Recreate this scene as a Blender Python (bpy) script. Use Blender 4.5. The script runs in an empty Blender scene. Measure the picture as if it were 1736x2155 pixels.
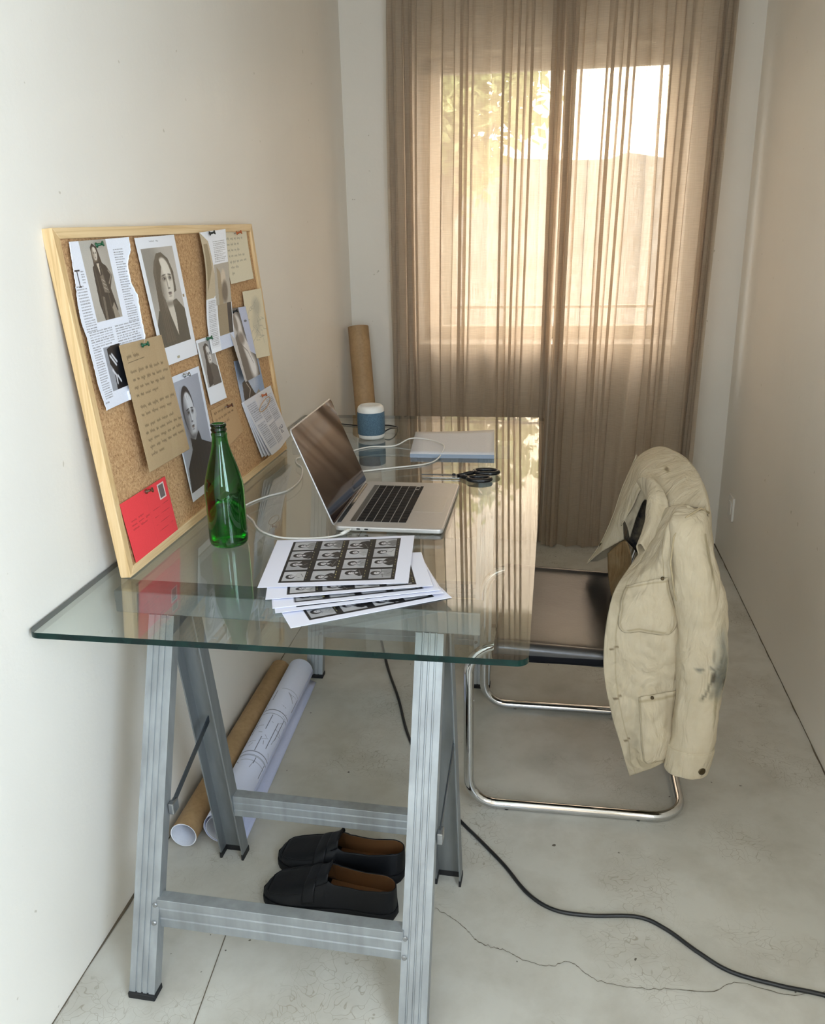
import bpy, bmesh, math, random
import numpy as np
from mathutils import Vector, Matrix, noise as mnoise
S = bpy.context.scene
COL = S.collection
rng = np.random.default_rng(7)
random.seed(7)

# ------------------------------------------------------------------ camera
cam_d = bpy.data.cameras.new('camera'); cam = bpy.data.objects.new('camera', cam_d); COL.objects.link(cam)
cam_d.sensor_fit = 'VERTICAL'; cam_d.sensor_height = 24.0; cam_d.sensor_width = 24.0
cam_d.lens = 1800.42 / 2155.0 * 24.0
cam_d.clip_start = 0.02; cam_d.clip_end = 300
Rr = Vector((0.98711, 0.15856, -0.02178)); Ru = Vector((-0.03065, 0.32087, 0.94663)); Rf = Vector((-0.15709, 0.93376, -0.32160))
M = Matrix(((Rr.x, Ru.x, -Rf.x, 0.8811), (Rr.y, Ru.y, -Rf.y, -1.1965), (Rr.z, Ru.z, -Rf.z, 1.3962), (0, 0, 0, 1)))
cam.matrix_world = M
S.camera = cam

# ------------------------------------------------------------------ view, world, daylight
S.view_settings.view_transform = 'Standard'; S.view_settings.look = 'None'
S.view_settings.gamma = 1.0; S.view_settings.exposure = 1.10; S.view_settings.use_curve_mapping = False
S.cycles.transparent_max_bounces = 32
S.cycles.max_bounces = 12; S.cycles.diffuse_bounces = 6; S.cycles.glossy_bounces = 6; S.cycles.transmission_bounces = 10
S.cycles.sample_clamp_indirect = 6.0
W = bpy.data.worlds.new('sky'); S.world = W; W.use_nodes = True

SKY_BACK = (0.66, 0.82, 1.0); SKY_BACK_S = 7.8
SKY_FRONT = (1.0, 0.84, 0.72); SKY_FRONT_S = 3.7
SUN_GLOW = (1.0, 0.82, 0.56); SUN_GLOW_S = 5.0
def build_world():
    nt = W.node_tree; N = nt.nodes; L = nt.links; N.clear()
    out = N.new('ShaderNodeOutputWorld'); bg = N.new('ShaderNodeBackground')
    tc = N.new('ShaderNodeTexCoord'); sep = N.new('ShaderNodeSeparateXYZ')
    L.new(tc.outputs['Generated'], sep.inputs[0])
    mr = N.new('ShaderNodeMapRange'); mr.interpolation_type = 'SMOOTHSTEP'
    mr.inputs[1].default_value = -0.2; mr.inputs[2].default_value = 0.7
    L.new(sep.outputs[1], mr.inputs[0])
    mix = N.new('ShaderNodeMix'); mix.data_type = 'RGBA'
    mix.inputs[6].default_value = tuple(c * SKY_BACK_S for c in SKY_BACK) + (1,)
    mix.inputs[7].default_value = tuple(c * SKY_FRONT_S for c in SKY_FRONT) + (1,)
    L.new(mr.outputs[0], mix.inputs[0])
    dot = N.new('ShaderNodeVectorMath'); dot.operation = 'DOT_PRODUCT'
    dv = Vector((0.06, 1.1, 0.13)).normalized(); dot.inputs[1].default_value = dv
    L.new(tc.outputs['Generated'], dot.inputs[0])
    g = N.new('ShaderNodeMapRange'); g.interpolation_type = 'SMOOTHSTEP'
    g.inputs[1].default_value = 0.965; g.inputs[2].default_value = 1.0; g.inputs[4].default_value = 1.0
    L.new(dot.outputs['Value'], g.inputs[0])
    sc = N.new('ShaderNodeVectorMath'); sc.operation = 'SCALE'
    sc.inputs[0].default_value = tuple(c * SUN_GLOW_S for c in SUN_GLOW); L.new(g.outputs[0], sc.inputs[3])
    add = N.new('ShaderNodeVectorMath'); add.operation = 'ADD'
    L.new(mix.outputs[2], add.inputs[0]); L.new(sc.outputs[0], add.inputs[1])
    L.new(add.outputs[0], bg.inputs[0]); L.new(bg.outputs[0], out.inputs[0])
build_world()

def portal(name, loc, rot, sx, sy):
    l = bpy.data.lights.new(name, 'AREA'); l.shape = 'RECTANGLE'; l.size = sx; l.size_y = sy
    l.cycles.is_portal = True
    o = bpy.data.objects.new(name, l); COL.objects.link(o); o.location = loc; o.rotation_euler = rot
    return o
PI = math.pi
RW = 1.62      # right wall x
FY = 2.549     # far wall y
BY = -2.6      # back wall y
CH = 2.62      # ceiling
WX0, WX1, WZ0, WZ1 = 0.30, 1.385, 0.885, 2.085          # street window opening
SY0, SY1, SZ0, SZ1 = -2.35, -0.95, 0.60, 2.30
BX0, BX1, BZ0, BZ1 = 0.45, 1.00, 1.00, 2.05           # unseen back wall opening, added to light the middle of the room           # side window behind the camera (right wall)
portal('window_daylight', ((WX0 + WX1) / 2, FY + 0.30, (WZ0 + WZ1) / 2), (-PI / 2, 0, 0), WX1 - WX0, WZ1 - WZ0)
portal('side_window_daylight', (RW + 0.2, (SY0 + SY1) / 2, (SZ0 + SZ1) / 2), (0, PI / 2, 0), SZ1 - SZ0, SY1 - SY0)
portal('added_back_daylight', ((BX0 + BX1) / 2, BY - 0.18, (BZ0 + BZ1) / 2), (PI / 2, 0, 0), BX1 - BX0, BZ1 - BZ0)

# ------------------------------------------------------------------ colour helpers
def lin(c):
    c = c / 255.0
    return c / 12.92 if c <= 0.04045 else ((c + 0.055) / 1.055) ** 2.4
def rgb(r, g, b, a=1): return (lin(r), lin(g), lin(b), a)
def linv(a):
    a = np.clip(a, 0, 1)
    return np.where(a <= 0.04045, a / 12.92, ((a + 0.055) / 1.055) ** 2.4)

# ------------------------------------------------------------------ materials
class NT:
    def __init__(s, name):
        s.m = bpy.data.materials.new(name); s.m.use_nodes = True; s.t = s.m.node_tree; s.n = s.t.nodes
        s.b = s.n['Principled BSDF']; s.out = s.n['Material Output']
    def new(s, t, **k):
        n = s.n.new('ShaderNode' + t)
        for a, v in k.items(): setattr(n, a, v)
        return n
    def link(s, a, b): s.t.links.new(a, b)
    def setp(s, **k):
        for a, v in k.items(): s.b.inputs[a.replace('_', ' ')].default_value = v
    def coord(s, scale=(1, 1, 1), kind='Object'):
        tc = s.new('TexCoord'); mp = s.new('Mapping'); mp.inputs['Scale'].default_value = scale
        s.link(tc.outputs[kind], mp.inputs[0]); return mp.outputs[0]
    def noise(s, vec, scale, detail=4, rough=0.5, dist=0.0):
        n = s.new('TexNoise'); n.inputs['Scale'].default_value = scale; n.inputs['Detail'].default_value = detail
        n.inputs['Roughness'].default_value = rough; n.inputs['Distortion'].default_value = dist
        s.link(vec, n.inputs['Vector']); return n.outputs['Fac']
    def ramp(s, fac, stops):
        r = s.new('ValToRGB'); e = r.color_ramp.elements
        while len(e) < len(stops): e.new(0.5)
        for i, (p, c) in enumerate(stops): e[i].position = p; e[i].color = c
        s.link(fac, r.inputs[0]); return r.outputs[0]
    def bump(s, fac, strength=0.2, dist=0.01, normal=None):
        b = s.new('Bump'); b.inputs['Strength'].default_value = strength; b.inputs['Distance'].default_value = dist
        s.link(fac, b.inputs['Height'])
        if normal is not None: s.link(normal, b.inputs['Normal'])
        s.link(b.outputs[0], s.b.inputs['Normal']); return b.outputs[0]
    def mixc(s, fac, a, b, mode='MIX'):
        m = s.new('Mix', data_type='RGBA', blend_type=mode)
        for v, i in ((fac, 0), (a, 6), (b, 7)):
            if hasattr(v, 'links'): s.link(v, m.inputs[i])
            else: m.inputs[i].default_value = v
        return m.outputs[2]
    def col(s, c): s.link(c, s.b.inputs['Base Color'])

def plain(name, c, rough=0.5, metal=0.0, spec=0.5, bump=0, bscale=200, coat=0):
    t = NT(name); t.setp(Base_Color=c, Roughness=rough, Metallic=metal); t.b.inputs['Specular IOR Level'].default_value = spec
    v = t.coord(); n = t.noise(v, bscale, 3)
    t.col(t.mixc(n, c, tuple(min(1, x * 0.86) for x in c[:3]) + (1,)))
    if bump: t.bump(n, bump, 0.002)
    if coat: t.b.inputs['Coat Weight'].default_value = coat
    return t.m

def mat_wall():
    t = NT('painted_plaster'); v = t.coord()
    n = t.noise(v, 1.6, 3, 0.5); f = t.noise(v, 60, 4, 0.6)
    c = t.ramp(n, [(0.3, rgb(224, 218, 207)), (0.7, rgb(230, 224, 213))])
    sp = t.ramp(t.noise(v, 34, 2, 0.5), [(0.745, (0, 0, 0, 1)), (0.77, (1, 1, 1, 1))])
    c = t.mixc(sp, c, rgb(196, 188, 172)); t.col(c)
    t.setp(Roughness=0.42); t.b.inputs['Specular IOR Level'].default_value = 0.4
    w = t.coord((3.2, 3.2, 0.5)); wv = t.noise(w, 1.5, 2, 0.5)
    b1 = t.new('Bump'); b1.inputs['Strength'].default_value = 0.22; b1.inputs['Distance'].default_value = 0.02; t.link(wv, b1.inputs['Height'])
    t.bump(f, 0.12, 0.004, b1.outputs[0]); return t.m

def mat_floor():
    t = NT('polished_concrete'); v = t.coord()
    a = t.noise(v, 1.3, 6, 0.6, 0.4); b = t.noise(v, 8, 8, 0.62, 0.2)
    c = t.ramp(a, [(0.3, rgb(178, 174, 163)), (0.5, rgb(191, 188, 178)), (0.68, rgb(199, 196, 187))])
    c = t.mixc(t.ramp(b, [(0.42, (0, 0, 0, 1)), (0.8, (0.5, 0.5, 0.5, 1))]), c, rgb(144, 135, 118))
    sc = t.new('TexVoronoi', feature='DISTANCE_TO_EDGE'); sc.inputs['Scale'].default_value = 26
    ns = t.new('TexNoise'); ns.inputs['Scale'].default_value = 11; t.link(v, ns.inputs['Vector'])
    mv = t.new('VectorMath', operation='MULTIPLY_ADD'); mv.inputs[1].default_value = (0.35, 0.35, 0.35); t.link(ns.outputs['Color'], mv.inputs[0]); t.link(v, mv.inputs[2])
    t.link(mv.outputs[0], sc.inputs['Vector'])
    edge = t.ramp(sc.outputs[0], [(0.0, (1, 1, 1, 1)), (0.035, (0, 0, 0, 1))])
    msk = t.ramp(t.noise(v, 3.1, 3, 0.5), [(0.50, (0, 0, 0, 1)), (0.60, (0.75, 0.75, 0.75, 1))])
    m2 = t.new('Math', operation='MULTIPLY'); t.link(edge, m2.inputs[0]); t.link(msk, m2.inputs[1])
    c = t.mixc(m2.outputs[0], c, rgb(140, 130, 112))
    dots = t.ramp(t.noise(v, 55, 1, 0.4), [(0.79, (0, 0, 0, 1)), (0.81, (1, 1, 1, 1))])
    c = t.mixc(dots, c, rgb(88, 82, 72)); t.col(c)
    r = t.ramp(b, [(0.3, (0.30, 0.30, 0.30, 1)), (0.7, (0.5, 0.5, 0.5, 1))]); t.link(r, t.b.inputs['Roughness'])
    t.bump(b, 0.15, 0.004); return t.m

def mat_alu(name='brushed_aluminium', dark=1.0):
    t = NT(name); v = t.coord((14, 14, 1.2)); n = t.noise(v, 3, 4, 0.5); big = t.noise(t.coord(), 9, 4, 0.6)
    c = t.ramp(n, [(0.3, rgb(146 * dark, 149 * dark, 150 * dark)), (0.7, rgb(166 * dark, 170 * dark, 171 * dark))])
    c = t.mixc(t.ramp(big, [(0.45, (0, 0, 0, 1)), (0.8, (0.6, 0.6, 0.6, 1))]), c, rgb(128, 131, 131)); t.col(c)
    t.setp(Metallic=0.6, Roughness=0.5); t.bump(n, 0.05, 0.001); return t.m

def mat_glass_table(name, tint, f0=0.05, k=1.0):
    t = NT(name); t.n.remove(t.b)
    g = t.new('NewGeometry'); d = t.new('VectorMath', operation='DOT_PRODUCT'); t.link(g.outputs['Normal'], d.inputs[0]); t.link(g.outputs['Incoming'], d.inputs[1])
    a = t.new('Math', operation='ABSOLUTE'); t.link(d.outputs['Value'], a.inputs[0])
    s1 = t.new('Math', operation='SUBTRACT', use_clamp=True); s1.inputs[0].default_value = 1; t.link(a.outputs[0], s1.inputs[1])
    p = t.new('Math', operation='POWER'); p.inputs[1].default_value = 4.2; t.link(s1.outputs[0], p.inputs[0])
    m = t.new('Math', operation='MULTIPLY_ADD', use_clamp=True); m.inputs[1].default_value = (1 - f0) * k; m.inputs[2].default_value = f0; t.link(p.outputs[0], m.inputs[0])
    tr = t.new('BsdfTransparent'); tr.inputs[0].default_value = tint
    gl = t.new('BsdfGlossy'); gl.inputs['Roughness'].default_value = 0.015
    mx = t.new('MixShader'); t.link(m.outputs[0], mx.inputs[0]); t.link(tr.outputs[0], mx.inputs[1]); t.link(gl.outputs[0], mx.inputs[2])
    t.link(mx.outputs[0], t.out.inputs[0]); return t.m

def mat_curtain():
    t = NT('sheer_linen'); t.n.remove(t.b)
    tc = t.new('TexCoord'); mp = t.new('Mapping'); t.link(tc.outputs['UV'], mp.inputs[0]); v = mp.outputs[0]
    mp.inputs['Scale'].default_value = (260, 14, 1); n1 = t.noise(v, 1.0, 3, 0.6)
    mp2 = t.new('Mapping'); mp2.inputs['Scale'].default_value = (20, 420, 1); t.link(tc.outputs['UV'], mp2.inputs[0]); n2 = t.noise(mp2.outputs[0], 1.0, 3, 0.6)
    ad = t.new('Math', operation='ADD'); t.link(n1, ad.inputs[0]); t.link(n2, ad.inputs[1])
    mr = t.new('MapRange'); mr.inputs[1].default_value = 0.75; mr.inputs[2].default_value = 1.3; mr.inputs[3].default_value = 0.06; mr.inputs[4].default_value = 0.28
    t.link(ad.outputs[0], mr.inputs[0])
    cc = t.ramp(n1, [(0.3, rgb(194, 179, 160)), (0.7, rgb(216, 203, 185))])
    df = t.new('BsdfDiffuse'); tl = t.new('BsdfTranslucent'); t.link(cc, df.inputs[0]); t.link(cc, tl.inputs[0])
    m1 = t.new('MixShader'); m1.inputs[0].default_value = 0.6; t.link(df.outputs[0], m1.inputs[1]); t.link(tl.outputs[0], m1.inputs[2])
    tr = t.new('BsdfTransparent'); tr.inputs[0].default_value = (1, 0.98, 0.94, 1)
    m2 = t.new('MixShader'); t.link(mr.outputs[0], m2.inputs[0]); t.link(m1.outputs[0], m2.inputs[1]); t.link(tr.outputs[0], m2.inputs[2])
    t.link(m2.outputs[0], t.out.inputs[0]); return t.m

def mat_pine():
    t = NT('pine_wood'); v = t.coord((30, 1.2, 30)); n = t.noise(v, 2.2, 5, 0.6, 1.5)
    t.col(t.ramp(n, [(0.3, rgb(196, 160, 108)), (0.5, rgb(222, 190, 142)), (0.72, rgb(232, 205, 160))])); t.setp(Roughness=0.5); t.bump(n, 0.06, 0.001); return t.m
def mat_pine_v():
    t = NT('pine_wood_upright'); v = t.coord((30, 30, 1.2)); n = t.noise(v, 2.2, 5, 0.6, 1.5)
    t.col(t.ramp(n, [(0.3, rgb(186, 150, 98)), (0.5, rgb(214, 180, 130)), (0.72, rgb(226, 196, 150))])); t.setp(Roughness=0.5); t.bump(n, 0.06, 0.001); return t.m
def mat_cork():
    t = NT('cork'); v = t.coord(); n = t.noise(v, 170, 4, 0.7); n2 = t.noise(v, 420, 2, 0.6)
    c = t.ramp(n, [(0.3, rgb(140, 100, 62)), (0.45, rgb(186, 145, 100)), (0.62, rgb(206, 166, 120)), (0.75, rgb(220, 184, 142))])
    c = t.mixc(t.ramp(n2, [(0.3, (1, 1, 1, 1)), (0.42, (0, 0, 0, 1))]), c, rgb(130, 88, 52)); t.col(c); t.setp(Roughness=0.9); t.bump(n, 0.4, 0.002); return t.m
def mat_vcol(name, rough=0.6, bump=0.0, bscale=300, coat=0, spec=0.3, weave=False):
    t = NT(name); a = t.new('VertexColor'); a.layer_name = 'paint'; c = a.outputs[0]
    v = t.coord(); n = t.noise(v, bscale, 3, 0.6)
    if weave: c = t.mixc(t.ramp(t.noise(v, 26, 5, 0.65), [(0.35, (0, 0, 0, 1)), (0.75, (0.35, 0.35, 0.35, 1))]), c, rgb(170, 154, 122), 'MIX')
    t.col(c); t.setp(Roughness=rough); t.b.inputs['Specular IOR Level'].default_value = spec
    if weave:
        wv = t.noise(t.coord((1, 1, 0.4)), 20, 3, 0.55, 0.9); b1 = t.new('Bump'); b1.inputs['Strength'].default_value = 0.7; b1.inputs['Distance'].default_value = 0.016; t.link(wv, b1.inputs['Height']); t.bump(n, bump, 0.0012, b1.outputs[0])
    elif bump: t.bump(n, bump, 0.0015)
    if coat: t.b.inputs['Coat Weight'].default_value = coat; t.b.inputs['Coat Roughness'].default_value = 0.25
    return t.m
def mat_kraft():
    t = NT('kraft_cardboard'); v = t.coord(); n = t.noise(v, 90, 4, 0.6); n2 = t.noise(v, 6, 3, 0.6)
    c = t.ramp(n2, [(0.3, rgb(150, 120, 82)), (0.7, rgb(176, 144, 104))]); c = t.mixc(t.ramp(n, [(0.4, (0, 0, 0, 1)), (0.8, (0.5, 0.5, 0.5, 1))]), c, rgb(128, 98, 64)); t.col(c); t.setp(Roughness=0.6); return t.m
def mat_leather():
    t = NT('black_leather'); v = t.coord(); n = t.noise(v, 130, 4, 0.6); n2 = t.noise(v, 9, 4, 0.6)
    t.col(t.ramp(n2, [(0.3, rgb(22, 22, 25)), (0.8, rgb(38, 37, 40))])); t.setp(Roughness=0.28); t.b.inputs['Specular IOR Level'].default_value = 0.9
    b1 = t.new('Bump'); b1.inputs['Strength'].default_value = 0.3; b1.inputs['Distance'].default_value = 0.004; t.link(n2, b1.inputs['Height']); t.bump(n, 0.25, 0.001, b1.outputs[0]); return t.m
def mat_green_glass():
    t = NT('green_bottle_glass'); t.setp(Base_Color=(0.04, 0.37, 0.055, 1), Roughness=0.0, IOR=1.5); t.b.inputs['Transmission Weight'].default_value = 1.0; return t.m
def mat_speaker_cloth():
    t = NT('blue_speaker_cloth'); v = t.coord(); n = t.new('TexVoronoi'); n.inputs['Scale'].default_value = 420; t.link(v, n.inputs['Vector'])
    t.col(t.ramp(n.outputs[0], [(0.1, rgb(90, 116, 132)), (0.7, rgb(62, 86, 102))])); t.setp(Roughness=0.85); t.bump(n.outputs[0], 0.3, 0.001); return t.m
def mat_leaf():
    t = NT('foliage'); t.n.remove(t.b); v = t.coord(); n = t.noise(v, 1.2, 3); c = t.ramp(n, [(0.3, rgb(170, 168, 112)), (0.7, rgb(214, 204, 140))])
    d = t.new('BsdfDiffuse'); l = t.new('BsdfTranslucent'); t.link(c, d.inputs[0]); t.link(c, l.inputs[0]); m = t.new('MixShader'); m.inputs[0].default_value = 0.5
    t.link(d.outputs[0], m.inputs[1]); t.link(l.outputs[0], m.inputs[2]); t.link(m.outputs[0], t.out.inputs[0]); return t.m
def mat_hill():
    t = NT('dry_hillside'); v = t.coord(); n = t.noise(v, 0.35, 6, 0.65)
    t.col(t.ramp(n, [(0.3, rgb(98, 88, 78)), (0.7, rgb(130, 118, 104))])); t.setp(Roughness=0.95); return t.m

MW = mat_wall(); MF = mat_floor(); ALU = mat_alu(); ALU_D = mat_alu('darker_aluminium', 0.86)  # second aluminium is the same one in a darker tone
GLASS = mat_glass_table('clear_table_glass', (0.93, 0.968, 0.953, 1), 0.095, 1.2)
GLASS_E = NT('green_glass_edge'); GLASS_E.setp(Base_Color=rgb(10, 62, 52), Roughness=0.08); GLASS_E.b.inputs['Transmission Weight'].default_value = 0.0; GLASS_E.b.inputs['Specular IOR Level'].default_value = 0.25
_n = GLASS_E.noise(GLASS_E.coord((3, 3, 3)), 6, 2); GLASS_E.col(GLASS_E.ramp(_n, [(0.3, rgb(3, 22, 20)), (0.8, rgb(8, 46, 39))])); GLASS_E = GLASS_E.m
PANE = mat_glass_table('window_pane_glass', (0.97, 0.97, 0.95, 1), 0.04)
CURT = mat_curtain(); PINE = mat_pine(); PINEV = mat_pine_v(); CORK = mat_cork(); KRAFT = mat_kraft(); LEATHER = mat_leather()
BOTTLE = mat_green_glass(); CLOTHB = mat_speaker_cloth(); LEAF = mat_leaf(); HILL = mat_hill()
SIDEL = plain('matte_black_leather_edge', rgb(14, 14, 18), 0.7, spec=0.12)
CHROME = plain('chrome', (0.72, 0.72, 0.72, 1), 0.07, 1.0)
RUBBER = plain('black_rubber', rgb(22, 22, 24), 0.6)
PRINT = mat_vcol('printed_paper', 0.42, 0.0, spec=0.35)
PAPERM = mat_vcol('matte_paper', 0.75, 0.08, 260)
CANVAS = mat_vcol('cream_canvas', 0.88, 0.22, 700, weave=True, spec=0.2)
WHITEP = plain('white_paper', rgb(232, 233, 240), 0.6)
WHITEPL = plain('white_plastic', rgb(226, 222, 214), 0.4)
BLACKPL = plain('black_plastic', rgb(20, 20, 22), 0.25)
BLACKCAB = plain('black_cable', rgb(24, 25, 27), 0.35)
STEEL = plain('steel', rgb(170, 172, 174), 0.25, 0.9)
STEELD = plain('dark_steel', rgb(92, 98, 104), 0.35, 0.8)
SPACEGREY = plain('anodised_silver', rgb(188, 184, 180), 0.38, 0.55)
KEYM = plain('black_key', rgb(20, 20, 22), 0.6, spec=0.15)
SCREEN = plain('dark_display_glass', rgb(24, 15, 15), 0.05, 0, 0.5)
SCREEN.node_tree.nodes['Principled BSDF'].inputs['Specular Tint'].default_value = (1.0, 0.74, 0.68, 1)
SHOE = plain('black_shoe_leather', rgb(13, 14, 17), 0.5, spec=0.25, bump=0.15, bscale=160)
SOLE = plain('black_sole', rgb(12, 12, 14), 0.7, spec=0.2)
INSOLE = plain('tan_leather_lining', rgb(104, 68, 34), 0.65)
DARKGAP = plain('dark_gap', rgb(98, 88, 72), 0.9)
FRAMEW = plain('white_window_frame', rgb(222, 210, 190), 0.5)
REDPIN = plain('amber_pin_plastic', rgb(172, 84, 34), 0.3)
GREENPIN = plain('green_pin_plastic', rgb(12, 78, 46), 0.3)
BLACKPIN = plain('black_pin_plastic', rgb(24, 24, 22), 0.3)
BROWNPIN = plain('brown_pin_plastic', rgb(92, 52, 28), 0.3)
BRASS = plain('bronze_button', rgb(86, 74, 52), 0.4, 0.8)
TWINE = plain('twine', rgb(196, 160, 120), 0.8)
SHUT = plain('shutter_box_paint', rgb(186, 174, 150), 0.6)
LIQ = NT('water'); LIQ.setp(Base_Color=(0.9, 1, 0.9, 1), Roughness=0.0, IOR=1.33); LIQ.b.inputs['Transmission Weight'].default_value = 1.0; LIQ.n['Principled BSDF']
LIQ.link(LIQ.ramp(LIQ.noise(LIQ.coord(), 2, 1), [(0, (0.7, 0.95, 0.6, 1)), (1, (0.8, 1, 0.7, 1))]), LIQ.b.inputs['Base Color']); LIQ = LIQ.m

# ------------------------------------------------------------------ object helpers
def tag(o, label=None, cat=None, group=None, kind=None):
    if label: o['label'] = label
    if cat: o['category'] = cat
    if group: o['group'] = group
    if kind: o['kind'] = kind
    return o
def link(name, me, parent=None, loc=None):
    o = bpy.data.objects.new(name, me); COL.objects.link(o)
    if parent is not None: o.parent = parent
    if loc is not None: o.location = loc
    return o
def empty(name, loc=(0, 0, 0), rz=0):
    o = bpy.data.objects.new(name, None); COL.objects.link(o); o.location = loc; o.rotation_euler = (0, 0, rz); o.empty_display_size = 0.05
    return o
class MB:
    def __init__(s): s.v = []; s.f = []; s.mi = []; s.sm = []
    def add(s, vs, fs, mi=0, smooth=False):
        b = len(s.v); s.v += [tuple(v) for v in vs]
        for f in fs: s.f.append([i + b for i in f]); s.mi.append(mi); s.sm.append(smooth)
    def box(s, x0, y0, z0, x1, y1, z1, mi=0):
        v = [(x0, y0, z0), (x1, y0, z0), (x1, y1, z0), (x0, y1, z0), (x0, y0, z1), (x1, y0, z1), (x1, y1, z1), (x0, y1, z1)]
        s.add(v, [(0, 3, 2, 1), (4, 5, 6, 7), (0, 1, 5, 4), (1, 2, 6, 5), (2, 3, 7, 6), (3, 0, 4, 7)], mi)
    def prism(s, poly, a, b, mi=0, smooth=False, mi_side=None):
        """poly: 2D points, a/b: functions of (p)->3D for both ends"""
        n = len(poly); va = [a(p) for p in poly]; vb = [b(p) for p in poly]
        B = len(s.v); s.v += [tuple(x) for x in va + vb]
        s.f.append([B + i for i in reversed(range(n))]); s.mi.append(mi); s.sm.append(False)
        s.f.append([B + n + i for i in range(n)]); s.mi.append(mi); s.sm.append(False)
        for i in range(n):
            j = (i + 1) % n; s.f.append([B + i, B + j, B + n + j, B + n + i]); s.mi.append(mi if mi_side is None else mi_side); s.sm.append(smooth)
    def grid(s, P, mi=0, smooth=True, closed_u=False, closed_v=False, flip=False):
        P = np.asarray(P); nr, nc = P.shape[:2]; b = len(s.v); s.v += [tuple(map(float, p)) for p in P.reshape(-1, 3)]
        for i in range(nr if closed_v else nr - 1):
            i2 = (i + 1) % nr
            for j in range(nc if closed_u else nc - 1):
                j2 = (j + 1) % nc; f = [b + i * nc + j, b + i * nc + j2, b + i2 * nc + j2, b + i2 * nc + j]
                s.f.append(f[::-1] if flip else f); s.mi.append(mi); s.sm.append(smooth)
    def tube(s, pts, r, seg=12, mi=0, caps=True, closed=False):
        pts = [Vector(p) for p in pts]; n = len(pts); rr = r if hasattr(r, '__len__') else [r] * n
        rings = []; prev = None
        for i in range(n):
            if closed: t = (pts[(i + 1) % n] - pts[i - 1])
            else: t = pts[min(i + 1, n - 1)] - pts[max(i - 1, 0)]
            t.normalize()
            if prev is None: prev = t.orthogonal().normalized()
            prev = (prev - t * prev.dot(t)); prev.normalize(); bn = t.cross(prev)
            rings.append([pts[i] + (prev * math.cos(2 * PI * k / seg) + bn * math.sin(2 * PI * k / seg)) * rr[i] for k in range(seg)])
        s.grid(np.array([[tuple(p) for p in q] for q in rings]), mi, True, closed_u=True, closed_v=closed)
        if caps and not closed:
            b = len(s.v) - n * seg
            s.f.append([b + k for k in reversed(range(seg))]); s.mi.append(mi); s.sm.append(False)
            s.f.append([b + (n - 1) * seg + k for k in range(seg)]); s.mi.append(mi); s.sm.append(False)
    def lathe(s, prof, c=(0, 0, 0), seg=48, mi=0, caps=False):
        P = [[(c[0] + r * math.cos(2 * PI * k / seg), c[1] + r * math.sin(2 * PI * k / seg), c[2] + z) for k in range(seg)] for r, z in prof]
        s.grid(np.array(P), mi, True, closed_u=True)
        if caps:
            b = len(s.v) - len(prof) * seg
            s.f.append([b + k for k in reversed(range(seg))]); s.mi.append(mi); s.sm.append(False)
            s.f.append([b + (len(prof) - 1) * seg + k for k in range(seg)]); s.mi.append(mi); s.sm.append(False)
    def build(s, name, mats, parent=None, bevel=0, autosmooth=False, kind=None, origin=None):
        me = bpy.data.meshes.new(name)
        vs = s.v
        loc = None
        if origin is not None:
            vs = [(x - origin[0], y - origin[1], z - origin[2]) for x, y, z in vs]; loc = origin
        me.from_pydata(vs, [], s.f)
        for m in (mats if isinstance(mats, (list, tuple)) else [mats]): me.materials.append(m)
        me.polygons.foreach_set('material_index', s.mi); me.polygons.foreach_set('use_smooth', s.sm)
        bm = bmesh.new(); bm.from_mesh(me); bmesh.ops.recalc_face_normals(bm, faces=bm.faces); bm.to_mesh(me); bm.free()
        me.update()
        o = link(name, me, parent, loc)
        if bevel:
            md = o.modifiers.new('bevel', 'BEVEL'); md.width = bevel; md.segments = 2; md.limit_method = 'ANGLE'; md.angle_limit = 0.7
        if kind: o['kind'] = kind
        return o
def rrect(w, h, r, n=6, cx=0, cy=0):
    out = []
    for (sx, sy, a0) in ((1, 1, 0), (-1, 1, 90), (-1, -1, 180), (1, -1, 270)):
        for k in range(n + 1):
            a = math.radians(a0 + 90 * k / n); out.append((cx + sx * (w / 2 - r) + r * math.cos(a), cy + sy * (h / 2 - r) + r * math.sin(a)))
    return out
def crom(P, n, closed=False):
    P = np.asarray(P, float); m = len(P); out = []
    for q in np.linspace(0, m - 1, n):
        i = min(int(q), m - 2); t = q - i
        p0 = P[max(i - 1, 0)] if i > 0 else 2 * P[0] - P[1]; p1 = P[i]; p2 = P[i + 1]; p3 = P[i + 2] if i + 2 < m else 2 * P[-1] - P[-2]
        out.append(0.5 * (2 * p1 + (p2 - p0) * t + (2 * p0 - 5 * p1 + 4 * p2 - p3) * t * t + (3 * p1 - p0 - 3 * p2 + p3) * t ** 3))
    return np.array(out)
def smoothgrid(G, nr, nc):
    G = np.asarray(G, float); A = crom(G, nr); return np.swapaxes(crom(np.swapaxes(A, 0, 1), nc), 0, 1)

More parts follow.
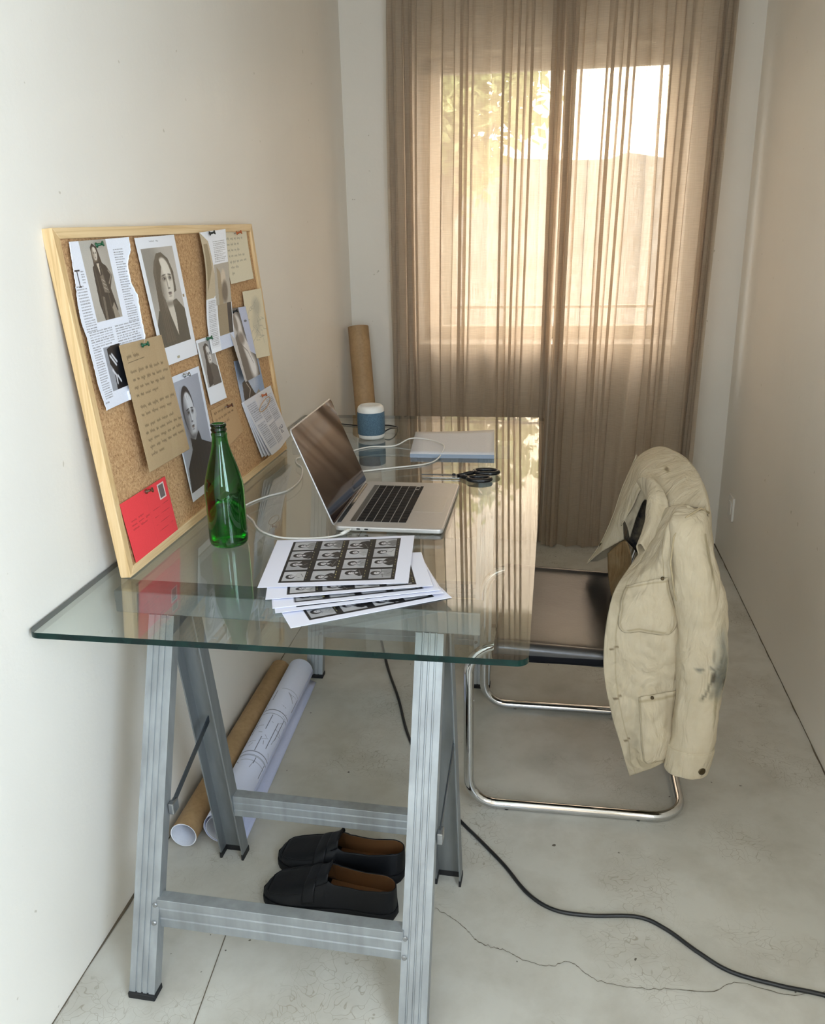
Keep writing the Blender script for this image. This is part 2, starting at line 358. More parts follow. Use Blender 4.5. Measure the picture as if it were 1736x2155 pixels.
# ------------------------------------------------------------------ painted sheets (colour per vertex)
class Cv:
    def __init__(s, w, h, base, wm, hm):
        s.w = w; s.h = h; s.X, s.Y = np.meshgrid(np.linspace(0, 1, w), np.linspace(0, 1, h)); s.a = np.ones((h, w, 3)) * np.array(base) / 255.0; s.wm = wm; s.hm = hm
    def put(s, mask, c):
        m = np.clip(mask, 0, 1)[..., None]; s.a = s.a * (1 - m) + np.array(c) / 255.0 * m
    def rect(s, x0, y0, x1, y1, c, a=1.0): s.put(((s.X >= x0) & (s.X <= x1) & (s.Y >= y0) & (s.Y <= y1)) * a, c)
    def ell(s, cx, cy, rx, ry, c, soft=0.15, a=1.0, rot=0.0, clip=None):
        dx = s.X - cx; dy = (s.Y - cy) * s.hm / s.wm; co, si = math.cos(rot), math.sin(rot)
        u = (dx * co + dy * si) / rx; v = (-dx * si + dy * co) / (ry * s.hm / s.wm); d = np.sqrt(u * u + v * v)
        m = np.clip((1 + soft / 2 - d) / max(soft, 1e-3), 0, 1) * a
        if clip is not None: m = m * ((s.X >= clip[0]) & (s.Y >= clip[1]) & (s.X <= clip[2]) & (s.Y <= clip[3]))
        s.put(m, c)
    def poly(s, pts, c, a=1.0, clip=None):
        ins = np.zeros(s.X.shape, bool); n = len(pts)
        for i in range(n):
            x1, y1 = pts[i]; x2, y2 = pts[(i + 1) % n]
            if y1 == y2: continue
            cond = ((y1 > s.Y) != (y2 > s.Y)) & (s.X < (x2 - x1) * (s.Y - y1) / (y2 - y1) + x1); ins ^= cond
        m = ins * a
        if clip is not None: m = m * ((s.X >= clip[0]) & (s.Y >= clip[1]) & (s.X <= clip[2]) & (s.Y <= clip[3]))
        s.put(m, c)
    def line(s, pts, wmm, c, a=1.0):
        best = np.full(s.X.shape, 9.0); X = s.X * s.wm; Y = s.Y * s.hm
        for (x0, y0), (x1, y1) in zip(pts[:-1], pts[1:]):
            x0 *= s.wm; x1 *= s.wm; y0 *= s.hm; y1 *= s.hm; dx, dy = x1 - x0, y1 - y0; l2 = dx * dx + dy * dy + 1e-12
            t = np.clip(((X - x0) * dx + (Y - y0) * dy) / l2, 0, 1); best = np.minimum(best, np.hypot(X - x0 - t * dx, Y - y0 - t * dy))
        hw = wmm / 1000.0 / 2; s.put(np.clip(1.5 - best / hw, 0, 1) * a, c)
    def text(s, x0, y0, x1, y1, n, c, a=0.75, fill=0.45):
        for k in range(n):
            ya = y0 + (y1 - y0) * k / n; yb = ya + (y1 - y0) / n * fill; x = x0
            xe = x1 - (rng.random() * 0.3 * (x1 - x0) if rng.random() < 0.15 else rng.random() * 0.04 * (x1 - x0))
            while x < xe:
                w = (x1 - x0) * (0.06 + 0.14 * rng.random()); s.rect(x, ya, min(x + w, xe), yb, c, a * (0.55 + 0.45 * rng.random())); x += w + (x1 - x0) * 0.025
    def script(s, x0, y0, x1, n, dy, c, slope=0.0, wmm=0.7, amp=0.35, fills=None, seed=1):
        r = np.random.default_rng(seed)
        for k in range(n):
            y = y0 + k * dy; x = x0 + r.random() * 0.02; xe = x0 + (x1 - x0) * (fills[k] if fills else 0.75 + 0.25 * r.random())
            while x < xe:
                w = (0.05 + 0.10 * r.random()); m = int(5 + w * 70); pts = []
                for q in range(m):
                    xx = x + w * q / m; yy = y + slope * (xx - x0) + dy * amp * (0.5 if q % 2 else -0.5) * (0.5 + r.random() * (1.6 if r.random() < 0.2 else 0.6)); pts.append((xx, yy))
                s.line(pts, wmm, c, 0.85); x += w + 0.035
    def grain(s, amt, region=None):
        g = rng.normal(0, amt, s.X.shape)[..., None]
        if region is not None: g = g * ((s.X >= region[0]) & (s.Y >= region[1]) & (s.X <= region[2]) & (s.Y <= region[3]))[..., None]
        s.a = np.clip(s.a + g, 0, 1)
def sheet(name, P, cv, mat, parent=None, thick=0.0004, origin=None, quads_only=None):
    """P (h,w,3) positions, cv the painted canvas of the same size"""
    h, w = P.shape[:2]; me = bpy.data.meshes.new(name)
    org = np.array(origin if origin is not None else P.reshape(-1, 3).mean(0)); V = (P.reshape(-1, 3) - org).astype(np.float32)
    idx = np.arange(h * w).reshape(h, w); F = np.stack([idx[:-1, :-1], idx[1:, :-1], idx[1:, 1:], idx[:-1, 1:]], -1).reshape(-1, 4)
    me.vertices.add(len(V)); me.vertices.foreach_set('co', V.ravel()); me.loops.add(F.size); me.loops.foreach_set('vertex_index', F.ravel().astype(np.int32))
    me.polygons.add(len(F)); me.polygons.foreach_set('loop_start', (np.arange(len(F)) * 4).astype(np.int32)); me.polygons.foreach_set('loop_total', np.full(len(F), 4, np.int32))
    me.update(calc_edges=True); me.polygons.foreach_set('use_smooth', np.ones(len(F), bool))
    ca = me.color_attributes.new('paint', 'FLOAT_COLOR', 'POINT'); a = np.ones((h * w, 4), np.float32); a[:, :3] = linv(cv.a).reshape(-1, 3); ca.data.foreach_set('color', a.ravel())
    me.materials.append(mat); o = link(name, me, parent, tuple(org))
    if thick: md = o.modifiers.new('thickness', 'SOLIDIFY'); md.thickness = thick; md.offset = -1
    return o

# ================================================================== SETTING
def slab_with_hole(name, axis, at, th, a0, a1, z0, z1, ha0, ha1, hz0, hz1, mats):
    m = MB()
    def bx(u0, u1, w0, w1):
        if axis == 'y': m.box(u0, at, w0, u1, at + th, w1)
        else: m.box(at, u0, w0, at + th, u1, w1)
    bx(a0, ha0, z0, z1); bx(ha1, a1, z0, z1); bx(ha0, ha1, z0, hz0); bx(ha0, ha1, hz1, z1)
    return m.build(name, mats, kind='structure')
m = MB(); m.box(-0.2, BY - 0.2, -0.15, RW + 0.25, FY + 0.35, 0); floor = m.build('floor', MF, kind='structure')
m = MB(); m.box(-0.2, BY - 0.2, CH, RW + 0.25, FY + 0.35, CH + 0.12); m.build('ceiling', MW, kind='structure')
m = MB(); m.box(-0.2, BY - 0.2, 0, 0, FY + 0.35, CH); m.build('wall_left', MW, kind='structure')
slab_with_hole('wall_back', 'y', BY - 0.2, 0.2, 0, RW, 0, CH, BX0, BX1, BZ0, BZ1, MW)
slab_with_hole('wall_far', 'y', FY, 0.32, 0, RW, 0, CH, WX0, WX1, WZ0, WZ1, MW)
slab_with_hole('wall_right', 'x', RW, 0.22, BY - 0.2, FY + 0.32, 0, CH, SY0, SY1, SZ0, SZ1, MW)
# ragged dark joints where the walls meet the floor
def joint(name, x, side, y0, y1, seed):
    r = np.random.default_rng(seed); n = 260; m = MB(); P = []
    for i in range(n + 1):
        y = y0 + (y1 - y0) * i / n; wd = 0.0022 + 0.004 * abs(mnoise.noise(Vector((y * 9, seed, 0)))) + (0.006 * max(0, mnoise.noise(Vector((y * 3, seed, 5)))))
        P.append([(x, y, 0.0012), (x + side * wd, y, 0.0012)])
    m.grid(np.array(P)); return m.build(name, DARKGAP, floor)
joint('floor_joint', 0.0, 1, BY, FY, 3); joint('floor_joint', RW, -1, BY, FY, 8)
# hairline crack
ck = [(0.666, 0.252), (0.71, 0.227), (0.743, 0.199), (0.76, 0.179), (0.79, 0.165), (0.819, 0.161), (0.858, 0.142), (0.909, 0.134), (0.951, 0.149), (0.987, 0.12), (1.031, 0.107), (1.093, 0.106), (1.146, 0.113), (1.216, 0.117), (1.265, 0.145), (1.36, 0.13), (1.47, 0.16)]
cp = crom(np.array([(a, b, 0) for a, b in ck]), 170); P = []
for i, p in enumerate(cp):
    j = 0.006 * mnoise.noise(Vector((i * 0.45, 1, 0))) + 0.002 * mnoise.noise(Vector((i * 1.7, 3, 0))); wd = 0.0005 + 0.0011 * abs(mnoise.noise(Vector((i * 0.3, 9, 0))))
    P.append([(p[0], p[1] + j - wd, 0.001), (p[0], p[1] + j + wd, 0.001)])
m = MB(); m.grid(np.array(P)); m.build('floor_crack', DARKGAP, floor)
m = MB(); m.grid(np.array([[(0.30, -0.55, 0.001), (0.3025, -0.55, 0.001)], [(0.245, 0.12, 0.001), (0.2468, 0.12, 0.001)]])); m.build('floor_score_line', DARKGAP, floor)

# street window
wn = empty('window_1', ((WX0 + WX1) / 2, FY + 0.22, WZ0)); wn['kind'] = 'structure'
def loc_build(m, name, mat, parent, **k):
    o = m.build(name, mat, parent, **k); o.location = Vector(o.location) - parent.location; return o
m = MB(); fx0, fx1, fz0, fz1 = WX0, WX1, WZ0, 2.03
for a in ((fx0, fz0, fx0 + 0.075, fz1), (fx1 - 0.075, fz0, fx1, fz1), (fx0, fz0, fx1, fz0 + 0.055), (fx0, fz1 - 0.055, fx1, fz1)): m.box(a[0], FY + 0.19, a[1], a[2], FY + 0.25, a[3])
loc_build(m, 'window_frame', FRAMEW, wn, bevel=0.004)
m = MB(); m.box(fx0 + 0.075, FY + 0.218, fz0 + 0.055, fx1 - 0.075, FY + 0.222, fz1 - 0.055); loc_build(m, 'window_glass', PANE, wn)
m = MB(); m.box(WX0, FY + 0.03, 2.03, WX1, FY + 0.27, WZ1); loc_build(m, 'shutter_box', SHUT, wn, bevel=0.004)
m = MB(); m.box(fx0, FY + 0.27, 1.01, fx1, FY + 0.285, 1.022); loc_build(m, 'railing_bar', STEEL, wn)
# side window behind the camera
w2 = empty('window_2', (RW + 0.1, (SY0 + SY1) / 2, SZ0)); w2['kind'] = 'structure'
m = MB()
for a in ((SY0, SZ0, SY0 + 0.06, SZ1), (SY1 - 0.06, SZ0, SY1, SZ1), (SY0, SZ0, SY1, SZ0 + 0.06), (SY0, SZ1 - 0.06, SY1, SZ1), ((SY0 + SY1) / 2 - 0.03, SZ0, (SY0 + SY1) / 2 + 0.03, SZ1)): m.box(RW + 0.08, a[0], a[1], RW + 0.13, a[2], a[3])
loc_build(m, 'window_frame', FRAMEW, w2)

w3 = empty('added_fill_window', ((BX0 + BX1) / 2, BY - 0.1, BZ0)); w3['kind'] = 'structure'  # window added behind the camera to spread daylight further into the room
m = MB()
for a in ((BX0, BZ0, BX0 + 0.06, BZ1), (BX1 - 0.06, BZ0, BX1, BZ1), (BX0, BZ0, BX1, BZ0 + 0.06), (BX0, BZ1 - 0.06, BX1, BZ1)): m.box(a[0], BY - 0.12, a[1], a[2], BY - 0.07, a[3])
loc_build(m, 'window_frame', FRAMEW, w3)

# outside
m = MB(); m.box(-30, 3.2, -0.5, 30, 70, -0.4); m.build('ground_outside', HILL, kind='structure')
P = []
for i in range(61):
    x = -24 + 48 * i / 60; row = []
    for j in range(9):
        t = j / 8; top = 4.05 + 0.5 * mnoise.noise(Vector((x * 0.35, 2, 0))) + 0.28 * mnoise.noise(Vector((x * 1.3, 4, 0))) - 0.02 * x
        row.append((x, 34 + 9 * t + 0.6 * mnoise.noise(Vector((x * 0.5, t * 4, 1))), -0.45 + (top + 0.45) * math.sin(t * PI / 2)))
    P.append(row)
m = MB(); m.grid(np.array(P)); m.build('hillside_outside', HILL, kind='structure')
def tree(x, y, h, cz, rx, rz, n, label, seed):
    r = np.random.default_rng(seed); t = tag(empty('garden_tree', (x, y, -0.4)), label, 'tree', 'trees outside the window')
    m = MB(); m.tube([(0, 0, 0), (0.05, 0, h * 0.4), (-0.05, 0, h * 0.75)], [0.12, 0.09, 0.04], 8)
    for k in range(6):
        a = k * 1.05; m.tube([(0, 0, h * 0.4), (math.cos(a) * rx * 0.35, math.sin(a) * rx * 0.3, h * 0.6), (math.cos(a) * rx * 0.7, math.sin(a) * rx * 0.6, h * 0.72)], [0.05, 0.03, 0.012], 6)
    m.build('trunk', plain('bark', rgb(110, 92, 70), 0.9) if seed == 1 else bpy.data.materials['bark'], t)
    m = MB()
    cl = [(r.normal(0, 0.45), r.normal(0, 0.45), r.normal(0, 0.45)) for _ in range(26)]
    for k in range(n):
        c = cl[r.integers(26)]; d = r.normal(0, 0.2, 3); p = np.array([(c[0] + d[0]) * rx, (c[1] + d[1]) * rx, cz + (c[2] + d[2]) * rz]); a = r.normal(0, 1, 3); a /= np.linalg.norm(a); b = np.cross(a, r.normal(0, 1, 3)); b /= np.linalg.norm(b); s = 0.05 + 0.05 * r.random()
        m.add([p - a * s, p + b * s * 0.5, p + a * s, p - b * s * 0.5], [(0, 1, 2, 3)])
    tag(m.build('crown', LEAF, t), kind='stuff')
tree(-0.35, 8.6, 3.9, 3.0, 0.85, 0.95, 5200, 'leafy garden tree behind the curtain, left half of the window', 1)

# wall socket on right wall
so = tag(empty('wall_socket', (RW, 2.275, 0.262)), 'white wall socket low on the right wall, behind the jacket', 'socket')
m = MB(); pr = rrect(0.085, 0.10, 0.008); m.prism(pr, lambda p: (0, p[0], p[1]), lambda p: (-0.009, p[0], p[1])); m.build('cover_plate', WHITEPL, so, bevel=0.002)
m = MB(); pr = rrect(0.05, 0.055, 0.012); m.prism(pr, lambda p: (-0.0085, p[0], p[1]), lambda p: (-0.0125, p[0], p[1])); m.build('socket_insert', WHITEPL, so, bevel=0.001)

# ================================================================== CURTAINS
def curtain(x0t, x1t, x0b, x1b, y0, zb, zt, seed, dense, label):
    r = np.random.default_rng(seed); nx, nz = 620, 46
    s = np.linspace(0, 1, nx)
    # fold phase: fast where gathered
    dens = 1.0 + sum(a * np.exp(-((s - c) / w) ** 2) for c, w, a in dense) + 0.35 * np.sin(s * 23 + seed) + 0.25 * np.sin(s * 41 + 2 * seed)
    dens = np.clip(dens, 0.35, None); ph = np.cumsum(dens); ph = ph / ph[-1] * 2 * PI * 13.5
    xm = np.cumsum(1 / dens ** 0.75); xm = (xm - xm[0]) / (xm[-1] - xm[0])
    P = np.zeros((nz, nx, 3)); uv = np.zeros((nz, nx, 2))
    for i in range(nz):
        z = zb + (zt - zb) * i / (nz - 1); q = i / (nz - 1)
        x = (x0b + (x0t - x0b) * q) * (1 - xm) + (x1b + (x1t - x1b) * q) * xm
        amp = (0.017 + 0.008 * np.sin(s * 17 + seed)) * (0.75 + 0.35 * (1 - q)) / np.sqrt(dens)
        wob = 0.5 * np.sin(q * 3.1 + s * 9 + seed) + 0.25 * np.sin(q * 7 + s * 15)
        f = ph + wob
        P[i, :, 0] = x + 0.011 * np.sin(2 * f + 0.4) + 0.006 * np.sin(f * 0.37 + q * 2); P[i, :, 1] = y0 + amp * np.sin(f) + 0.008 * np.sin(f * 0.41 + 1 + q); P[i, :, 2] = z
        uv[i, :, 0] = s * 1.4; uv[i, :, 1] = z * 0.8
    m = MB(); m.grid(P); o = m.build('curtain', CURT, origin=((x0b + x1b) / 2, y0, zb))
    ul = o.data.uv_layers.new(name='UVMap'); vi = np.zeros(len(o.data.loops), np.int32); o.data.loops.foreach_get('vertex_index', vi)
    ul.data.foreach_set('uv', uv.reshape(-1, 2)[vi].astype(np.float32).ravel())
    tag(o, label, 'curtain', 'sheer linen curtains at the window'); return o
curtain(0.205, 0.893, 0.175, 0.848, 2.477, 0.012, 2.60, 3, [(0.06, 0.05, 1.3), (0.16, 0.03, 1.4), (0.96, 0.05, 1.3)], 'left-hand sheer beige linen curtain, hanging beside the cardboard tube')
curtain(0.898, 1.500, 0.853, 1.455, 2.444, 0.006, 2.60, 5, [(0.03, 0.05, 1.2), (0.92, 0.07, 3.0), (0.3, 0.03, 0.8)], 'right-hand sheer beige linen curtain, hanging behind the jacket')
m = MB(); m.box(0.12, 2.43, 2.600, 1.56, 2.495, 2.62); tag(m.build('curtain_rail', WHITEPL), 'white ceiling rail the curtains hang from', 'curtain rail')

# ================================================================== TABLE
TH = 0.745
glass_W, glass_L = 0.8576, 1.7367
m = MB(); pr = rrect(glass_W - 0.004, glass_L, 0.02, 8, cx=glass_W / 2 + 0.002, cy=glass_L / 2)
m.prism(pr, lambda p: (p[0], p[1], TH - 0.011), lambda p: (p[0], p[1], TH), 0, False, 1)
gt = m.build('glass_tabletop', [GLASS, GLASS_E], bevel=0, origin=(glass_W / 2, glass_L / 2, TH - 0.011))
tag(gt, 'clear glass tabletop with green edges lying across two aluminium trestles', 'tabletop')

def channel(w, d, th, open_side):
    """U section; web at b=0 when open_side=+1 (opens to +b), grooves in the web"""
    g = 0.0022; pts = [(0, 0)]
    for c in (0.27, 0.5, 0.73): pts += [(w * c - g, 0), (w * c - g * 0.6, g), (w * c + g * 0.6, g), (w * c + g, 0)]
    pts += [(w, 0), (w, d), (w - th, d), (w - th, th * 1.6), (th, th * 1.6), (th, d), (0, d)]
    if open_side < 0: pts = [(a, d - b) for a, b in pts]
    return pts
def trestle(y0, label, foot_n, top_n, top_f, foot_f, bx0, bx1, lx=(0.125, 0.650), fx=(0.147, 0.655), rz=0.0):
    t = tag(empty('trestle', (0.4, y0, 0)), label, 'trestle', 'aluminium trestles under the glass tabletop')
    def sh(p): return (p[0] - 0.4, p[1] - y0, p[2])
    zt = 0.692
    m = MB(); m.box(bx0 - 0.4, top_n + 0.0 - y0, zt - 0.004, bx1 - 0.4, top_f - y0, TH - 0.0115)
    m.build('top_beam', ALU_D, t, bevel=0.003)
    for x in lx:
        sec = channel(0.052, 0.028, 0.003, 1); m = MB()
        m.prism(sec, lambda p: sh((x + p[0], foot_n + p[1], 0.012)), lambda p: sh((x + p[0], top_n - 0.0 + p[1], zt - 0.004)))
        l = m.build('leg', ALU, t)
        m = MB(); m.box(x - 0.0015 - 0.4, foot_n - 0.004 - y0, 0, x + 0.0535 - 0.4, foot_n + 0.030 - y0, 0.013); m.build('rubber_foot', RUBBER, l, bevel=0.002)
    for x in fx:
        sec = channel(0.056, 0.034, 0.003, -1); m = MB()
        m.prism(sec, lambda p: sh((x + p[0], foot_f - 0.034 + p[1], 0.010)), lambda p: sh((x + p[0], top_f - 0.036 + p[1], zt - 0.004)))
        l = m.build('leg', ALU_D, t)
        m = MB()
        for a in (x - 0.001, x + 0.052): m.box(a - 0.4, foot_f - 0.036 - y0, 0, a + 0.005 - 0.4, foot_f + 0.001 - y0, 0.014)
        m.box(x - 0.4, foot_f - 0.006 - y0, 0, x + 0.056 - 0.4, foot_f + 0.001 - y0, 0.014); m.build('rubber_foot', RUBBER, l)
    def yn(z): return foot_n + (top_n - foot_n) * (z - .012) / (zt - .016)
    def yf(z): return foot_f - 0.034 + (top_f - 0.036 - foot_f + 0.034) * (z - .01) / (zt - .014)
    # cross rails
    def rail(xa, xb, yc, z0, z1, nm):
        m = MB(); h = z1 - z0; g = 0.002
        pts = [(0, 0), (0, h * 0.3), (g, h * 0.31), (g, h * 0.35), (0, h * 0.36), (0, h * 0.66), (g, h * 0.67), (g, h * 0.71), (0, h * 0.72), (0, h), (0.026, h), (0.026, 0)]
        m.prism(pts, lambda p: sh((xa, yc + p[0], z0 + p[1])), lambda p: sh((xb, yc + p[0], z0 + p[1]))); return m.build(nm, ALU, t, bevel=0.0015)
    r1 = rail(lx[0] + 0.049, lx[1] + 0.003, yn(0.155) + 0.004, 0.122, 0.186, 'cross_rail')
    rail(fx[0] + 0.053, fx[1] + 0.003, yf(0.165) + 0.004, 0.140, 0.192, 'cross_rail')
    for xx in (lx[0] + 0.044, lx[1] + 0.006):
        for zz in (0.139, 0.171):
            m = MB(); c = (xx - 0.4, yn(zz) - 0.0005 - y0, zz)
            m.add(*_disc_y(c, 0.0052, 0.0022)); m.build('rivet', STEEL, t)
    # folding stay straps
    for xx in (lx[0] + 0.057, lx[1] + 0.056):
        za = 0.335; ya = yn(za) + 0.02; yb = yf(0.41) + 0.012
        m = MB(); m.prism([(ya - y0, za - 0.008), (ya - y0, za + 0.008), (yb - y0, 0.418), (yb - y0, 0.402)], lambda p: (xx - 0.4, p[0], p[1]), lambda p: (xx + 0.003 - 0.4, p[0], p[1]))
        o = m.build('stay_strap', STEELD, t, bevel=0.001)
        m = MB(); m.box(xx - 0.003 - 0.4, ya - 0.006 - y0, za - 0.014, xx + 0.008 - 0.4, ya + 0.018 - y0, za + 0.010); m.build('strap_hinge', STEEL, t, bevel=0.002)
    t.rotation_euler = (0, 0, rz)
    return t
def _disc_y(c, r, th, seg=18):
    vs = []; fs = []
    for k in range(seg): a = 2 * PI * k / seg; vs.append((c[0] + r * math.cos(a), c[1], c[2] + r * math.sin(a)))
    for k in range(seg): a = 2 * PI * k / seg; vs.append((c[0] + r * 0.75 * math.cos(a), c[1] - th, c[2] + r * 0.75 * math.sin(a)))
    for k in range(seg): j = (k + 1) % seg; fs.append((k, j, seg + j, seg + k))
    fs.append(tuple(seg + k for k in range(seg))); fs.append(tuple(reversed(range(seg)))); return vs, fs
trestle(0.23, 'aluminium folding trestle under the near end of the glass, loafers at its feet', -0.056, 0.196, 0.256, 0.366, 0.056, 0.768, rz=-0.03)
trestle(1.42, 'aluminium folding trestle under the far end of the glass, near the curtain', 1.175, 1.39, 1.45, 1.61, 0.056, 0.768, lx=(0.122, 0.662), fx=(0.135, 0.655))

# ================================================================== CORK BOARD
BA = np.array([.077, .240, TH]); BU = np.array([.0099, .99995, 0]); BV = np.array([-.0878, .0009, .9961]); BN = np.array([.9961, -.0099, .0878])
BL, BH = 1.006, 0.655
def bp(u, v, n=0.0): return BA + BU * u + BV * v + BN * n
board = tag(empty('cork_board', tuple(bp(0, 0) + np.array([0, 0, 0.0005]))), 'pine-framed cork pinboard standing on the glass, leaning on the wall', 'pinboard')
org = np.array(board.location)
def bbox(m, u0, v0, n0, u1, v1, n1, mi=0, miter=None):
    c = [(u0, v0, n0), (u1, v0, n0), (u1, v1, n0), (u0, v1, n0), (u0, v0, n1), (u1, v0, n1), (u1, v1, n1), (u0, v1, n1)]
    m.add([tuple(bp(*q) - org + np.array([0, 0, 0.001])) for q in c], [(0, 3, 2, 1), (4, 5, 6, 7), (0, 1, 5, 4), (1, 2, 6, 5), (2, 3, 7, 6), (3, 0, 4, 7)], mi)
FWd = 0.019
def fpiece(pts, nm, mat):
    m = MB(); m.prism(pts, lambda p: tuple(bp(p[0], p[1], -0.022) - org + np.array([0, 0, .002])), lambda p: tuple(bp(p[0], p[1], 0) - org + np.array([0, 0, .002]))); return m.build(nm, mat, board, bevel=0.0015)
fpiece([(0, 0), (BL, 0), (BL - FWd, FWd), (FWd, FWd)], 'frame_rail', PINE); fpiece([(0, BH), (FWd, BH - FWd), (BL - FWd, BH - FWd), (BL, BH)], 'frame_rail', PINE)
fpiece([(0, 0), (FWd, FWd), (FWd, BH - FWd), (0, BH)], 'frame_stile', PINEV); fpiece([(BL, 0), (BL, BH), (BL - FWd, BH - FWd), (BL - FWd, FWd)], 'frame_stile', PINEV)
m = MB(); bbox(m, FWd - 0.002, FWd - 0.002, -0.018, BL - FWd + 0.002, BH - FWd + 0.002, -0.007); m.build('cork_panel', CORK, board)
CN = -0.0055   # cork surface
def bsheet(name, TL, TR, BRr, BLl, w, h, painter, mat, label, cat, lift=None, group='papers pinned to the cork board', base=(235, 236, 240), left=None, right=None, wm=None, hm=None):
    TL, TR, BRr, BLl = map(np.array, (TL, TR, BRr, BLl)); wm = wm or np.linalg.norm(TR - TL); hm = hm or np.linalg.norm(BLl - TL)
    cv = Cv(w, h, base, wm, hm); painter(cv)
    X, Y = cv.X, cv.Y; UVp = ((1 - X)[..., None] * ((1 - Y)[..., None] * TL + Y[..., None] * BLl) + X[..., None] * ((1 - Y)[..., None] * TR + Y[..., None] * BRr))
    U_, V_ = UVp[..., 0].copy(), UVp[..., 1].copy()
    if left is not None:
        vs = V_[:, 0]; lu = np.interp(-vs, [-b for a, b in left], [a for a, b in left]); ru = np.interp(-vs, [-b for a, b in right], [a for a, b in right])
        jl = np.array([0.0022 * mnoise.noise(Vector((v * 160, 1, 0))) + 0.001 * mnoise.noise(Vector((v * 600, 2, 0))) for v in vs]); jr = np.array([0.003 * mnoise.noise(Vector((v * 130, 7, 0))) + 0.0012 * mnoise.noise(Vector((v * 500, 5, 0))) for v in vs])
        lu = lu + jl; ru = ru + jr
        # keep the print fixed on the page, clamp the columns into the torn outline
        U2 = np.clip(U_, lu[:, None], ru[:, None]); U_ = U2
    nn = CN + 0.0012 + (lift(X, Y) if lift else 0.004 * Y ** 2)
    P = BA + U_[..., None] * BU + V_[..., None] * BV + np.asarray(nn)[..., None] * BN
    o = sheet(name, P, cv, mat, thick=0.0003); tag(o, label, cat, group); return o

def face(cv, cx, cy, rx, ry, skin, hair, dark, turn=0.25, clip=None):
    e = lambda *a, **k: cv.ell(*a, clip=clip, **k)
    lite = tuple(min(255, c + 14) for c in skin)
    e(cx, cy, rx, ry, skin, soft=0.10); e(cx, cy + ry * .35, rx * .80, ry * .66, skin, soft=0.15)
    e(cx + rx * turn * .6, cy - ry * .45, rx * .55, ry * .35, lite, soft=1.2, a=.6)
    e(cx - rx * 0.80, cy + ry * 0.15, rx * 0.50, ry * 0.95, dark, soft=1.3, a=0.75)
    for sx_, k in ((turn - .40, 1.0), (turn + .42, .85)):
        e(cx + rx * sx_, cy - ry * .10, rx * .30 * k, ry * .12, dark, soft=1.0, a=.75)
        e(cx + rx * sx_, cy - ry * .24, rx * .30 * k, ry * .030, hair, soft=.8, a=.8, rot=-.12 if k == 1 else .12)
        e(cx + rx * sx_, cy - ry * .09, rx * .20 * k, ry * .050, (56, 50, 48), soft=.6, a=.95)
        e(cx + rx * (sx_ - .09), cy - ry * .085, rx * .05, ry * .022, (210, 206, 200), soft=.6, a=.9)
    e(cx + rx * (turn - .10), cy + ry * .12, rx * .07, ry * .26, dark, soft=1.2, a=.7); e(cx + rx * (turn + .10), cy + ry * .14, rx * .07, ry * .22, lite, soft=1.0, a=.7)
    e(cx + rx * (turn + .02), cy + ry * .345, rx * .17, ry * .040, dark, soft=.7, a=.9)
    e(cx + rx * (turn + .02), cy + ry * .545, rx * .25, ry * .035, (72, 60, 56), soft=.7, a=.9); e(cx + rx * (turn + .02), cy + ry * .60, rx * .22, ry * .040, (118, 100, 94), soft=.7, a=.85)
    e(cx + rx * turn, cy + ry * .70, rx * .20, ry * .03, dark, soft=1, a=.6)
    e(cx - rx * .05, cy + ry * 1.02, rx * .75, ry * .12, dark, soft=1.2, a=.75)

